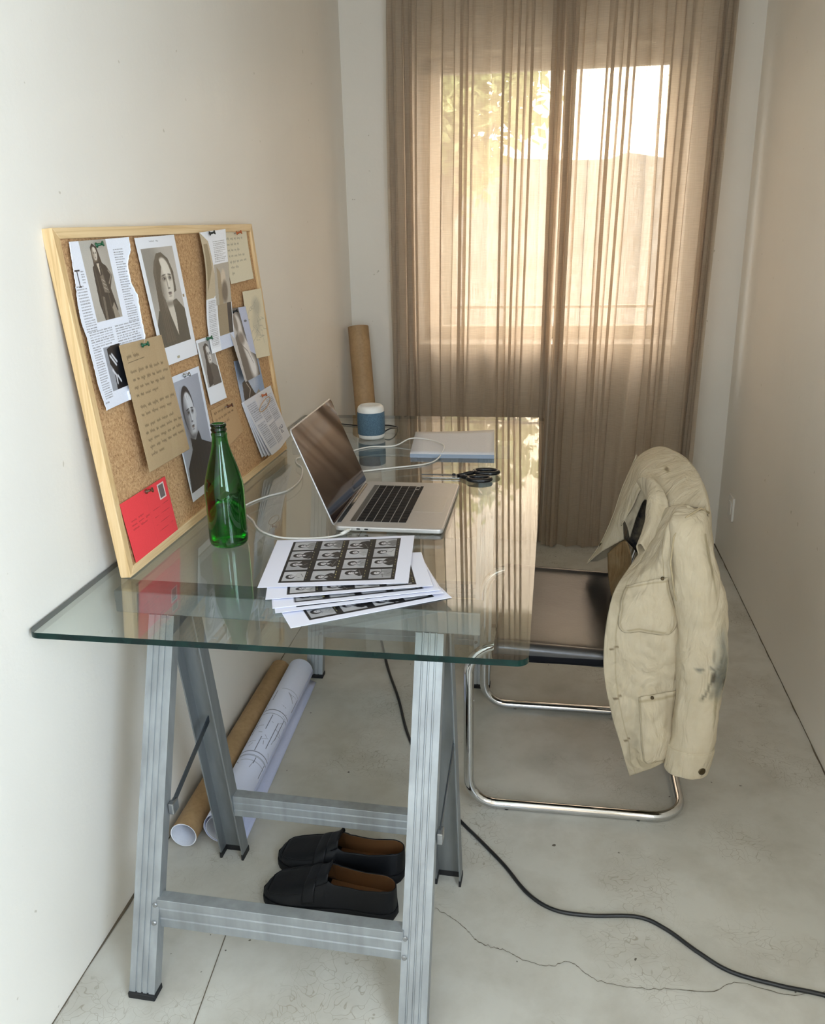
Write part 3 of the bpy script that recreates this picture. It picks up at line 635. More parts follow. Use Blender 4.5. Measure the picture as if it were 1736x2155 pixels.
# torn magazine page
def p_torn(cv):
    g = (120, 118, 120); cv.put(np.clip(cv.Y * 0.15, 0, 1), (214, 220, 238))
    U0, U1, V1, V0 = 0.012, 0.268, 0.632, 0.328
    X = lambda u: (u - U0) / (U1 - U0); Y = lambda v: (V1 - v) / (V1 - V0)
    cv.text(X(.196), Y(.612), X(.232), Y(.498), 24, g); cv.text(X(.030), Y(.555), X(.068), Y(.498), 11, g); cv.text(X(.030), Y(.498), X(.072), Y(.470), 6, g)
    cv.text(X(.196), Y(.498), X(.236), Y(.470), 6, g)
    cv.text(X(.036), Y(.472), X(.128), Y(.440), 7, g); cv.text(X(.138), Y(.472), X(.236), Y(.375), 20, g)
    cv.text(X(.036), Y(.440), X(.068), Y(.362), 17, g); cv.text(X(.040), Y(.362), X(.072), Y(.345), 4, g)
    # drop capital
    cv.rect(X(.036), Y(.583), X(.056), Y(.580), (40, 38, 40)); cv.rect(X(.043), Y(.583), X(.047), Y(.552), (40, 38, 40)); cv.rect(X(.040), Y(.554), X(.051), Y(.552), (40, 38, 40)); cv.text(X(.058), Y(.580), X(.070), Y(.556), 5, g)
    # standing figure photograph
    a, b, c, d = X(.0765), Y(.634), X(.176), Y(.486); w = c - a; h = d - b; cl = (a, b, c, d)
    cv.rect(a, b, c, d, (168, 160, 148)); cv.ell(a + w * .2, b + h * .4, w * .5, h * .6, (190, 184, 174), soft=1, a=.7, clip=cl)
    q = lambda *pts: [(a + w * x, b + h * y) for x, y in pts]
    cv.poly(q((.36, .10), (.46, .05), (.60, .10), (.68, .30), (.60, .50), (.40, .52), (.36, .30)), (72, 60, 50), clip=cl)
    cv.poly(q((.30, .34), (.44, .29), (.62, .28), (.80, .34), (.95, .46), (.80, .62), (.90, .90), (.80, 1.0), (.34, 1.0), (.26, .80), (.28, .5)), (66, 58, 50), clip=cl)
    cv.poly(q((.47, .30), (.56, .30), (.53, .45)), (196, 182, 164), clip=cl); cv.poly(q((.50, .46), (.62, .44), (.72, .68), (.54, .66)), (120, 108, 94), clip=cl)
    cv.poly(q((.42, .70), (.50, .72), (.46, 1.0), (.38, 1.0)), (110, 100, 88), clip=cl); cv.poly(q((.70, .86), (.80, .80), (.92, 1.0), (.72, 1.0)), (150, 138, 122), clip=cl)
    cv.line(q((.84, .40), (.92, .46), (.78, .56)), 3, (150, 138, 122)); cv.line(q((.60, .34), (.66, .6), (.68, .9)), 2.5, (96, 86, 74)); cv.line(q((.36, .36), (.38, .6), (.34, .9)), 2.5, (90, 80, 70)); cv.line(q((.54, .5), (.64, .53)), 1, (180, 170, 158)); cv.line(q((.55, .55), (.67, .58)), 1, (180, 170, 158)); cv.line(q((.56, .6), (.69, .64)), 1, (180, 170, 158))
    face(cv, a + w * .485, b + h * .18, w * .085, h * .085, (206, 194, 178), (80, 66, 54), (130, 116, 100), .1, cl)
    # small figure
    a, b, c, d = X(.075), Y(.439), X(.140), Y(.356); w = c - a; h = d - b; cl = (a, b, c, d)
    cv.rect(a, b, c, d, (150, 152, 158)); cv.poly(q((.45, 0), (1, 0), (1, 1), (.3, 1), (.35, .5)), (24, 24, 28), clip=cl)
    cv.poly(q((.2, .05), (.5, .0), (.6, .3), (.4, .6), (.2, .4)), (34, 32, 34), clip=cl)
    for pp in ([(.30, .22), (.55, .45)], [(.42, .2), (.62, .38)], [(.28, .55), (.42, .68), (.40, .86)], [(.5, .7), (.62, .84)]): cv.line(q(*pp), 5, (214, 214, 218))
    cv.text(X(.036), Y(.342), X(.052), Y(.336), 1, g); cv.grain(0.012)
TLf = [(0.0424, 0.632), (0.0371, 0.6032), (0.029, 0.5584), (0.0199, 0.5258), (0.0169, 0.4925), (0.0249, 0.4617), (0.0224, 0.4405), (0.024, 0.4054), (0.0229, 0.3791), (0.0282, 0.3513), (0.033, 0.328)]
TRg = [(0.2628, 0.632), (0.2595, 0.6076), (0.2338, 0.5809), (0.2316, 0.5439), (0.2472, 0.5192), (0.2431, 0.4862), (0.2408, 0.4478), (0.242, 0.436), (0.180, 0.38), (0.128, 0.345), (0.128, 0.328)]
bsheet('magazine_page', (.012, .632), (.268, .636), (.268, .330), (.012, .328), 300, 420, p_torn, PRINT, 'torn magazine page with small text and a standing figure, upper left of board', 'magazine page', lift=lambda X, Y: 0.003 + 0.006 * Y + 0.005 * np.abs(X - .5) ** 2 * 4, left=TLf, right=TRg, base=(232, 234, 242))

def p_port(cv):
    cv.rect(.02, .01, .98, .99, (228, 230, 236), .4)
    cl = (.083, .085, .885, .857); a, b, c, d = cl; w = c - a; h = d - b; q = lambda *pts: [(a + w * x, b + h * y) for x, y in pts]
    cv.rect(a, b, c, d, (176, 170, 160)); cv.ell(a + .1 * w, b + .1 * h, w * .3, h * .4, (130, 126, 118), soft=1, a=.7, clip=cl); cv.ell(a + .95 * w, b + .4 * h, w * .3, h * .4, (196, 188, 178), soft=1, a=.6, clip=cl)
    hair = (92, 84, 72)
    cv.poly(q((.30, .14), (.42, .06), (.58, .05), (.76, .12), (.86, .26), (.84, .46), (.62, .5), (.6, .9), (.2, .9), (.16, .64), (.20, .42), (.22, .24)), hair, clip=cl)
    cv.poly(q((0, 1), (0, .76), (.14, .62), (.42, .72), (.60, .56), (.78, .54), (1.0, .66), (1, 1)), (84, 80, 70), clip=cl)
    cv.poly(q((.42, .54), (.64, .54), (.66, .72), (.62, .92), (.50, .72)), (206, 198, 184), clip=cl)
    face(cv, a + w * .56, b + h * .34, w * .23, h * .235, (214, 206, 192), (70, 62, 54), (120, 112, 100), .22, cl)
    cv.poly(q((.34, .16), (.46, .10), (.50, .20), (.38, .34), (.34, .62), (.48, .96), (.18, .96), (.20, .5)), hair, clip=cl)
    for k in range(9): cv.line(q((.22 + .02 * k, .25 + .01 * k), (.24 + .022 * k, .55), (.20 + .035 * k, .95)), 1.2, (120, 110, 96) if k % 2 else (66, 60, 52), .5)
    for k in range(5): cv.line(q((.05 + .1 * k, .82), (.1 + .1 * k, 1.0)), 2, (110, 104, 92), .5)
    cv.script(.32, .035, .62, 1, .025, (90, 90, 96), wmm=.7, seed=3); cv.rect(.90, .48, .945, .505, (150, 130, 96)); cv.rect(.40, .95, .47, .972, (170, 164, 140)); cv.grain(.01, cl)
bsheet('portrait_print', (.2894, .6337), (.4874, .637), (.4885, .3665), (.300, .366), 180, 300, p_port, PRINT, 'large pinned portrait print of a long-haired person turned sideways, white border', 'photo print', lift=lambda X, Y: 0.003 + 0.004 * Y + .003 * (1 - X))

def p_strip(cv):
    g = (130, 128, 126); cv.poly([(0, 0), (.25, .08), (.35, .35), (.45, .5), (.3, .55), (0, .55)], (190, 174, 146)); cv.poly([(.05, .1), (.2, .1), (.26, .3), (.05, .5)], (150, 134, 104))
    cv.text(.42, .09, .92, .27, 12, g); cv.rect(.35, .28, 1, .62, (176, 168, 154)); cv.poly([(.45, .3), (.6, .35), (.75, .9), (.55, .9)], (158, 140, 112)); cv.ell(.72, .40, .10, .07, (206, 190, 168), soft=.4); cv.ell(.75, .52, .12, .09, (110, 98, 84), soft=.5)
    cv.rect(.05, .56, .38, .96, (226, 226, 230)); cv.text(.08, .57, .36, .95, 26, g); cv.rect(.42, .62, .8, .88, (150, 134, 110)); cv.rect(.8, .62, .97, .88, (52, 50, 50)); cv.rect(.40, .88, 1, 1, (206, 212, 228)); cv.grain(.015)
bsheet('magazine_strip', (.61, .6389), (.7665, .6446), (.700, .3578), (.5637, .356), 130, 300, p_strip, PRINT, 'narrow torn magazine strip with columns of text, under a dark pin', 'magazine page', lift=lambda X, Y: .012 + .006 * np.sin(Y * 6) * (1 - X) + .006 * X)
bsheet('handwritten_note', (.7772, .6398), (.965, .6422), (.953, .5107), (.7783, .5073), 150, 130, lambda cv: (cv.script(.12, .15, .85, 7, .11, (150, 140, 118), wmm=1.0, seed=5, fills=[.9, .6, .7, .8, .9, .4, .2]), cv.grain(.008)), PAPERM, 'cream handwritten note in the top right corner of the board', 'note', base=(226, 214, 186))
def p_draw(cv):
    r = np.random.default_rng(4)
    for k in range(16):
        x, y = .3 + .5 * r.random(), .1 + .6 * r.random(); pts = [(x, y)]
        for _ in range(5): x += r.normal(0, .09); y += abs(r.normal(0, .05)); pts.append((x, y))
        cv.line(pts, 1.6, (150, 142, 124), .55)
    cv.ell(.6, .25, .2, .12, (176, 168, 148), soft=1, a=.7); cv.ell(.5, .5, .2, .15, (186, 176, 154), soft=1, a=.6); cv.grain(.008)
bsheet('pencil_sketch', (.8441, .4827), (.9775, .4814), (.9625, .292), (.8313, .3007), 110, 160, p_draw, PAPERM, 'cream sheet with a faint grey pencil sketch, at the right frame', 'drawing', base=(222, 208, 178), lift=lambda X, Y: .006 + .006 * X)
def p_blue(cv):
    cv.ell(.75, .4, .6, .7, (140, 160, 190), soft=1); cv.ell(.55, .55, .2, .25, (228, 232, 240), soft=1, a=.6); cv.poly([(.15, .5), (.35, .42), (.55, .8), (.7, 1), (.1, 1)], (78, 70, 62)); cv.line([(.3, .52), (.42, .7), (.32, .86)], 3, (214, 206, 196)); cv.poly([(.55, .9), (.75, .78), (.9, 1)], (150, 140, 126)); cv.grain(.015)
bsheet('colour_photo', (.713, .315), (.895, .300), (.908, .190), (.7227, .190), 90, 80, p_blue, PRINT, 'small photo with blue sky, half covered between two other prints', 'photo print', base=(190, 196, 208), lift=lambda X, Y: .0008 + 0 * X)
def p_hand(cv):
    cv.rect(0, 0, .55, 1, (186, 182, 180)); cv.rect(.62, 0, 1, 1, (178, 188, 214)); cv.poly([(.38, 0), (.66, 0), (.70, .5), (.5, .35)], (58, 58, 60)); cv.poly([(.18, .4), (.4, .3), (.6, .6), (1, .7), (1, 1), (.1, 1)], (88, 84, 80)); cv.ell(.45, .24, .16, .17, (206, 202, 198), soft=.5); cv.ell(.36, .2, .09, .14, (120, 112, 104), soft=.6)
    cv.ell(.58, .60, .14, .3, (214, 210, 206), soft=.6, rot=-.3); cv.ell(.46, .42, .13, .08, (120, 112, 106), soft=.7); cv.ell(.7, .85, .2, .18, (226, 224, 222), soft=.8); cv.line([(.35, .5), (.6, .62), (.75, .8)], 3, (70, 66, 64), .7); cv.ell(.84, .2, .07, .015, (70, 78, 96), soft=.4); cv.grain(.015)
bsheet('figure_print', (.6791, .4509), (.8437, .4436), (.8338, .2581), (.6863, .2623), 130, 190, p_hand, PRINT, 'curled black-and-white print of a blurred figure against a pale blue strip', 'photo print', lift=lambda X, Y: .008 + .026 * Y * (1 - .45 * X), base=(180, 178, 178))
def p_small(cv):
    cl = (.09, .05, .94, .74); a, b, c, d = cl; w = c - a; h = d - b; q = lambda *pts: [(a + w * x, b + h * y) for x, y in pts]
    cv.rect(*cl, (170, 166, 162)); cv.poly(q((.30, .1), (.5, .04), (.66, .1), (.6, .4), (.5, .95), (.1, 1), (.14, .7), (.28, .4)), (66, 60, 56), clip=cl)
    cv.poly(q((.5, .55), (.7, .5), (1, .62), (1, 1), (.4, 1)), (92, 86, 80), clip=cl); face(cv, a + w * .55, b + h * .31, w * .17, h * .2, (216, 210, 204), (60, 54, 50), (110, 104, 98), .2, cl)
    cv.poly(q((.28, .12), (.44, .08), (.42, .4), (.5, .85), (.2, .95)), (66, 60, 56), clip=cl); cv.grain(.01, cl)
bsheet('portrait_print', (.4964, .3973), (.5891, .3978), (.6056, .2393), (.5016, .2413), 90, 160, p_small, PRINT, 'smallest portrait print, long-haired person, wide white strip below the picture', 'photo print', lift=lambda X, Y: .004 + .006 * Y)
def p_turtle(cv):
    cl = (.03, .05, .93, .93); a, b, c, d = cl; w = c - a; h = d - b; q = lambda *pts: [(a + w * x, b + h * y) for x, y in pts]
    cv.rect(*cl, (158, 162, 174)); cv.ell(a + w * .2, b + h * .3, w * .5, h * .4, (182, 186, 196), soft=1, a=.6, clip=cl)
    cv.ell(a + w * .455, b + h * .285, w * .195, h * .225, (48, 46, 48), soft=.05, clip=cl)
    cv.poly(q((.33, .44), (.60, .44), (.62, .62), (.36, .62)), (128, 129, 134), clip=cl); cv.ell(a + w * .54, b + h * .54, w * .07, h * .06, (196, 198, 204), soft=1, a=.8, clip=cl)
    cv.ell(a + w * .655, b + h * .33, w * .03, h * .05, (190, 192, 198), soft=.3, clip=cl)
    face(cv, a + w * .475, b + h * .325, w * .170, h * .205, (204, 206, 211), (40, 38, 40), (92, 92, 98), .12, cl)
    for k in range(4): cv.line(q((.36 + .06 * k, .11), (.34 + .07 * k, .19)), 1.2, (84, 82, 84), .5)
    blk = (42, 42, 44); cv.poly(q((.33, .53), (.48, .57), (.64, .50), (.68, .60), (1, .68), (1, 1), (0, 1), (.06, .78), (.32, .64)), blk, clip=cl)
    for k in range(6): cv.line(q((.2 + .12 * k, .72), (.16 + .13 * k, .98)), 2, (58, 57, 58), .6)
    cv.grain(.008, cl)
bsheet('portrait_print', (.3104, .3378), (.4918, .3386), (.491, .0559), (.3102, .0560), 150, 300, p_turtle, PRINT, 'portrait print of a person in a black turtleneck with slicked-back hair', 'photo print', lift=lambda X, Y: .002 + .009 * Y * (1 - .5 * X), base=(226, 230, 240))
def p_kraft(cv):
    cv.put(.25 * (np.sin(cv.X * 9 + cv.Y * 2) > .8), (186, 162, 126)); ink = (96, 80, 58)
    cv.script(.10, .10, .42, 1, .06, ink, wmm=1.1, seed=11, amp=.45); cv.line([(.10, .145), (.48, .135)], 1.1, ink)
    cv.script(.10, .22, .86, 4, .062, ink, wmm=1.0, seed=12, fills=[1, 1, .95, .5]); cv.script(.12, .50, .9, 2, .062, ink, wmm=1.0, seed=13, fills=[1, .9]); cv.script(.12, .65, .95, 5, .058, ink, wmm=1.0, seed=14, fills=[.8, 1, 1, 1, .35]); cv.grain(.012)
bsheet('kraft_letter', (.1282, .4362), (.3138, .4338), (.3218, .1777), (.1115, .1831), 220, 290, p_kraft, PAPERM, 'tall brown kraft paper letter covered in handwriting, under a green pin', 'letter', base=(178, 152, 116), lift=lambda X, Y: .0115 + .010 * Y + .008 * (1 - X) * Y)
bsheet('kraft_note', (.5184, .226), (.672, .2249), (.6913, .1324), (.5303, .1150), 120, 90, lambda cv: (cv.script(.08, .12, .8, 4, .16, (110, 84, 56), wmm=1.0, seed=21, fills=[.8, 1, .7, .5]), cv.grain(.01)), PAPERM, 'small brown kraft note behind the bottle neck', 'note', base=(190, 154, 112))
def p_news(cv):
    g = (150, 152, 160); cv.put(.5 + 0 * cv.X, (222, 224, 232))
    for a, b, c, d, n in ((.04, .08, .34, .40, 9), (.36, .22, .64, .52, 9), (.66, .10, .95, .60, 15), (.05, .44, .34, .90, 14), (.37, .56, .66, .92, 11)): cv.rect(a, b, c, d, (206, 209, 220)); cv.text(a + .01, b + .01, c - .01, d, n, (128, 130, 140), .85)
    cv.rect(.36, .02, .95, .12, (222, 220, 222)); ink = (30, 36, 78)
    def L(x, y, s, pts): cv.line([(x + s * px, y + s * .9 * py) for px, py in pts], 2.0, ink)
    L(.70, .72, .05, [(0, 0), (.25, 1), (.5, .3), (.75, 1), (1, 0)]); L(.765, .72, .05, [(.3, 0), (.3, 1)]); L(.79, .72, .05, [(.1, 0), (.1, 1), (.8, 1)]); L(.84, .72, .05, [(0, 0), (.6, 0), (.9, .5), (.6, 1), (0, 1), (0, 0)])
    L(.73, .79, .05, [(0, 0), (.8, 0), (.8, .5), (0, .5), (0, 1), (.8, 1)]); L(.79, .79, .05, [(.1, 0), (.1, 1), (.8, 1)]); cv.grain(.01)
nw = tag(empty('newspaper_clipping', tuple(bp(.83, .2, 0))), 'stapled stack of newsprint clippings curling off the board, lower right', 'clipping', 'papers pinned to the cork board')
for k in range(4):
    d = .013 * k; TL, TR, BR_, BL_ = (.7145 + .004 * k, .2036), (.9519, .2071), (1.012 - .006 * k, .044), (.785 + .006 * k, .0334)
    cv = Cv(170 if k == 3 else 20, 150 if k == 3 else 20, (216, 214, 218), .24, .17)
    if k == 3: p_news(cv)
    TLa, TRa, BRa, BLa = map(np.array, (TL, TR, BR_, BL_)); X, Y = cv.X, cv.Y
    UVp = ((1 - X)[..., None] * ((1 - Y)[..., None] * TLa + Y[..., None] * BLa) + X[..., None] * ((1 - Y)[..., None] * TRa + Y[..., None] * BRa))
    nn = CN + .003 + .0006 * k + (.004 + .007 * k) * Y ** 1.3 + .004 * np.sin(X * 5) * Y + .012 * X * Y * 0
    P = BA + UVp[..., 0:1] * BU + UVp[..., 1:2] * BV + nn[..., None] * BN
    o = sheet('newsprint_sheet', P, cv, PRINT, nw, .0003); o.location = Vector(o.location) - nw.location
m = MB(); m.tube([tuple(bp(.845 + .03 * math.cos(a) * 1.6, .172 + .012 * math.sin(a) + .008 * math.cos(a), .009 + .004) - np.array(nw.location)) for a in np.linspace(0, 2 * PI, 24)[:-1]], .0012, 6, closed=True); m.build('twine_loop', TWINE, nw)
def p_red(cv):
    ink = (150, 40, 44); cv.script(.10, .36, .48, 3, .07, ink, wmm=.8, seed=31); cv.line([(.52, .12), (.52, .92)], .7, ink)
    for y in (.42, .55, .68, .81): cv.line([(.58, y), (.94, y - .01)], .6, ink, .8)
    cv.rect(.78, .06, .93, .33, (226, 206, 196)); cv.rect(.80, .085, .91, .305, (112, 98, 94)); cv.script(.50, .075, .62, 1, .04, (90, 20, 24), wmm=1.2, seed=9); cv.grain(.006)
bsheet('red_postcard', (.0223, .1458), (.2215, .1448), (.2275, .0210), (.0318, .0200), 200, 130, p_red, PAPERM, 'bright red postcard with a framed stamp in the lower left corner', 'postcard', base=(236, 70, 74), lift=lambda X, Y: .002 + .002 * Y, wm=.2, hm=.126)

def pin(u, v, n, mat, label, ang=0.5):
    t = tag(empty('push_pin', tuple(bp(u, v, n))), label, 'push pin', 'push pins in the cork board')
    ax = Vector(BN) + Vector(BU) * ang * .6 + Vector(BV) * .15; ax.normalize(); m = MB()
    z = [0, .002, .0035, .010, .0115, .0125, .015]; r = [.0048, .0052, .0028, .0024, .003, .0052, .0050]
    m.tube([tuple(ax * (a * 1.0 + .001)) for a in z], r, 14); m.build('pin_head', mat, t)
    m = MB(); m.tube([tuple(ax * -.006), tuple(ax * .002)], .0006, 6); m.build('needle', STEEL, t)
for a in [(.128, .6234, .003, GREENPIN, 'dark green push pin at the top of the torn magazine page'), (.2118, .4246, .010, GREENPIN, 'green push pin holding the tall kraft letter'), (.6571, .6348, .012, BLACKPIN, 'black push pin at the top of the magazine strip'), (.8693, .6336, .001, REDPIN, 'amber push pin in the cream note, top right'), (.736, .4392, .006, BLACKPIN, 'black push pin in the curled figure print'), (.5525, .3936, .002, GREENPIN, 'green push pin in the smallest portrait print'), (.6061, .2166, .001, BROWNPIN, 'brown push pin in the small kraft note'), (.8522, .1955, .004, REDPIN, 'amber push pin in the newsprint stack'), (.394, .3316, .001, STEEL, 'bare metal pin at the top of the turtleneck portrait'), (.122, .1408, .001, BROWNPIN, 'tiny brown pin at the top edge of the red postcard')]: pin(*a)

# ================================================================== BOTTLE
bt = tag(empty('glass_bottle', (.200, .452, TH)), 'green glass bottle, open and half full, standing before the pinboard', 'bottle')
prof = [(0.0, .0035), (.030, .003), (.037, .001), (.0405, .006), (.0415, .015), (.0415, .095), (.0420, .118), (.0405, .135), (.036, .155), (.0295, .178), (.0225, .200), (.0175, .220), (.0158, .236), (.0165, .240), (.0170, .243), (.0152, .245), (.0150, .248), (.0165, .250), (.0165, .2525), (.0150, .2545), (.0150, .257), (.0165, .259), (.0165, .2625), (.0148, .264)]
inner = [(.0120, .264), (.0118, .236), (.0140, .220), (.0195, .200), (.0265, .178), (.033, .155), (.0375, .135), (.0390, .118), (.0385, .095), (.0385, .018), (.036, .009), (.028, .007), (0.0, .010)]
m = MB(); m.lathe(prof + inner, seg=64); m.build('bottle_body', BOTTLE, bt)
m = MB(); m.lathe([(0.0, .0105), (.028, .0075), (.0358, .0095), (.0383, .018), (.0383, .090), (0.0, .090)], seg=48); m.build('water', LIQ, bt)

# ================================================================== LAPTOP
lp = tag(empty('laptop', (.411, .545, TH)), 'open silver laptop with dark screen on the glass, plugged in', 'laptop')
LWd, LDp = .350, .243  # width (y), depth (x)
m = MB(); pr = rrect(LDp, LWd, .012, 6, LDp / 2, LWd / 2); m.prism(pr, lambda p: (p[0], p[1], .0015), lambda p: (p[0], p[1], .0125)); base = m.build('base', SPACEGREY, lp, bevel=.003)
for fx_, fy_ in ((.02, .03), (.02, .32), (.22, .03), (.22, .32)):
    m = MB(); m.lathe([(.006, 0), (.006, .002)], (fx_, fy_, 0), 12, caps=True); m.build('rubber_foot', RUBBER, lp)
m = MB(); m.prism(rrect(.112, .280, .003, 3, .082, LWd / 2), lambda p: (p[0], p[1], .01245), lambda p: (p[0], p[1], .01262)); kw = m.build('keyboard_well', plain('keyboard_well_grey', rgb(150, 147, 143), .5), lp)
rows = [14, 14, 14, 13, 12]; kx0 = .046
m = MB(); m.box(.028, .036, .0126, .0395, .314, .0133); m.build('touch_strip', BLACKPL, lp)
key_me = None
def key(x, y, dx, dy):
    mm = MB(); mm.box(-dx / 2, -dy / 2, 0, dx / 2, dy / 2, .0011); o = mm.build('key', KEYM, kw, bevel=.0004); o.location = (x, y, .0126)
for r_, n_ in enumerate(rows):
    x = .0415 + .0095 + r_ * .0192; tot = .276; wk = tot / n_
    for k in range(n_): key(x, .037 + wk * (k + .5), .0172, wk - .0022)
x = .0415 + .0095 + 5 * .0192
for (y, w_) in ((.047, .018), (.067, .018), (.087, .018), (.109, .022), (.170, .094), (.230, .020), (.252, .018), (.272, .018)): key(x, y, .0165, w_)
for (xx, y, w_) in ((x + .0044, .290, .016), (x + .0044, .306, .014), (x - .0044, .298, .016)): key(xx, y, .0078, w_)
m = MB(); m.prism(rrect(.074, .120, .004, 4, .190, LWd / 2), lambda p: (p[0], p[1], .01245), lambda p: (p[0], p[1], .01275)); m.build('trackpad', plain('trackpad_silver', rgb(180, 177, 172), .3, .5), lp, bevel=.0002)
for yy in (.012, .030):
    m = MB(); m.prism(rrect(.0085, .0030, .0014, 4, .042 + yy * 1.0, .0075), lambda p: (p[0], -.0004, p[1]), lambda p: (p[0], .002, p[1])); m.build('port', BLACKPL, lp)
m = MB(); m.tube([(.004, .03, .011), (.004, .32, .011)], .0048, 12); m.build('hinge', BLACKPL, lp)
lid_a = math.radians(21.7)
def lidp(p, n): # p=(y along width, h up the lid), n = offset towards the viewer side (+x)
    s, c = math.sin(lid_a), math.cos(lid_a); return (-p[1] * s * 1.0 + n * c + .001, p[0], .010 + p[1] * c + n * s)
m = MB(); pr = rrect(LWd, .236, .011, 6, LWd / 2, .118 + .002); m.prism(pr, lambda p: lidp(p, -.0035), lambda p: lidp(p, 0)); lid = m.build('lid', SPACEGREY, lp, bevel=.0012)
m = MB(); pr = rrect(LWd - .005, .228, .009, 6, LWd / 2, .118 + .003); m.prism(pr, lambda p: lidp(p, -.0002), lambda p: lidp(p, .0006)); m.build('screen', SCREEN, lp)

def cable(name, pts, r, mat, label, cat, n=300, seg=10, parent=None):
    c = crom(np.array(pts), n); m = MB(); m.tube([tuple(p) for p in c], r, seg); o = m.build(name, mat, parent, origin=None if parent else tuple(map(float, pts[0])))
    if label: tag(o, label, cat)
    return o
usb2 = [(.432, .519), (.420, .508), (.397, .496), (.357, .487), (.303, .488), (.256, .516), (.228, .549), (.205, .590), (.178, .625), (.152, .66), (.152, .71), (.178, .77), (.216, .826), (.222, .92), (.195, 1.034), (.166, 1.082), (.150, 1.125), (.158, 1.148), (.185, 1.13), (.235, 1.10), (.268, 1.155), (.298, 1.237), (.339, 1.285), (.41, 1.302), (.455, 1.338), (.515, 1.325), (.556, 1.279), (.572, 1.225), (.560, 1.155), (.528, 1.101), (.441, 1.055), (.378, 1.021), (.325, 0.990), (.273, .98)]
def uz(x, y):
    return TH + .0028 + (.0155 if (.43 < x < .70 and 1.17 < y < 1.48) else 0)
uc = [(x, y, uz(x, y)) for x, y in usb2]; 
uch = tag(empty('charging_cable', (.432, .519, TH)), 'thin white charging cable looping across the glass to the laptop', 'cable')
c = crom(np.array(uc), 420); zz = c[:, 2].copy()
for _ in range(6): zz[1:-1] = (zz[:-2] + zz[1:-1] + zz[2:]) / 3
c[:, 2] = zz; m = MB(); m.tube([tuple(p - np.array([.432, .519, TH])) for p in c], .0021, 8); m.build('cord', WHITEPL, uch)
m = MB(); m.tube([(0, 0, .0035), (.006, .008, .0052), (.013, .019, .0068)], [.0034, .0042, .0042], 10); m.tube([(.013, .019, .0068), (.017, .025, .0070)], [.0028, .0028], 8); m.build('plug', WHITEPL, uch)

# smart speaker
sk = tag(empty('smart_speaker', (.315, 1.415, TH)), 'small round blue speaker with a pale top on the far end of the glass', 'speaker')
m = MB(); m.lathe([(.0, 0), (.036, 0), (.0405, .003), (.042, .009), (.042, .014)], seg=48); m.build('speaker_base', WHITEPL, sk)
m = MB(); m.lathe([(.0415, .0135), (.0432, .016), (.0436, .050), (.0432, .083), (.0415, .0855)], seg=64); m.build('cloth_body', CLOTHB, sk)
m = MB(); m.lathe([(.042, .085), (.0425, .092), (.040, .100), (.034, .1055), (.028, .1062), (.018, .1035), (0, .1025)], seg=48); m.build('speaker_top', WHITEPL, sk)
cable('speaker_cable', [(.350, 1.440, TH + .012), (.366, 1.462, TH + .018), (.378, 1.50, TH + .012), (.372, 1.555, TH + .003), (.330, 1.575, TH + .003), (.26, 1.56, TH + .003), (.20, 1.575, TH + .003), (.14, 1.60, TH + .003), (.06, 1.65, TH + .003), (.03, 1.70, TH + .003)], .0022, BLACKCAB, 'thin black cable trailing from the blue speaker towards the corner', 'cable', 120)

# pale pad
pd = tag(empty('paper_pad', (.59, 1.32, TH)), 'thick pale grey pad of paper lying on the far part of the glass', 'pad')
q = np.array([(.478, 1.180), (.722, 1.184), (.703, 1.470), (.452, 1.450)]) - np.array([.59, 1.32])
m = MB(); m.prism([tuple(a) for a in q], lambda p: (p[0], p[1], 0.0002), lambda p: (p[0], p[1], .0115)); m.build('page_block', plain('blue_grey_page_edges', rgb(148, 160, 176), .7), pd)
m = MB(); G = []
for i in range(9):
    row = []
    for j in range(9):
        a, b = j / 8, i / 8; p = (q[0] * (1 - a) + q[1] * a) * (1 - b) + (q[3] * (1 - a) + q[2] * a) * b; row.append((p[0], p[1], .0125 + .006 * (a * b) ** 3))
    G.append(row)
m.grid(np.array(G)); o = m.build('cover', plain('pale_grey_cover', rgb(214, 212, 214), .55), pd); md = o.modifiers.new('t', 'SOLIDIFY'); md.thickness = .0012

# scissors
sx, sy = .540, .985
sc_ = tag(empty('scissors', (sx, sy, TH)), 'steel scissors with black plastic handles, beside the laptop', 'scissors')
m = MB(); m.prism([(0, .006), (.105, .001), (.112, .008), (.105, .016), (.03, .011)], lambda p: (p[0], p[1], .0045), lambda p: (p[0], p[1], .0065)); m.build('blade', STEELD, sc_)
m = MB(); m.prism([(.002, -.012), (.03, -.016), (.105, -.014), (.115, -.006), (.100, .000), (.03, -.007)], lambda p: (p[0], p[1], .0025), lambda p: (p[0], p[1], .0045)); m.build('blade', STEEL, sc_)
m = MB(); m.lathe([(.0, 0), (.0045, 0), (.0045, .004), (.002, .005), (0, .005)], (.088, .004, .0065), 16); m.build('pivot_screw', BLACKPL, sc_)
def handle(cx, cy, rx, ry, z, arm):
    m = MB(); pts = [(cx + rx * math.cos(a), cy + ry * math.sin(a), z) for a in np.linspace(0, 2 * PI, 36)[:-1]]; m.tube(pts, .0058, 10, closed=True)
    m.tube(arm, [.0045, .006, .0065, .0055], 10); o = m.build('handle', BLACKPL, sc_)
handle(.172, .034, .032, .020, .0095, [(.098, .000, .006), (.118, .010, .008), (.130, .018, .009), (.143, .026, .0095)])
handle(.158, -.024, .030, .019, .0062, [(.100, .002, .005), (.115, -.008, .006), (.124, -.015, .0062), (.132, -.018, .0062)])

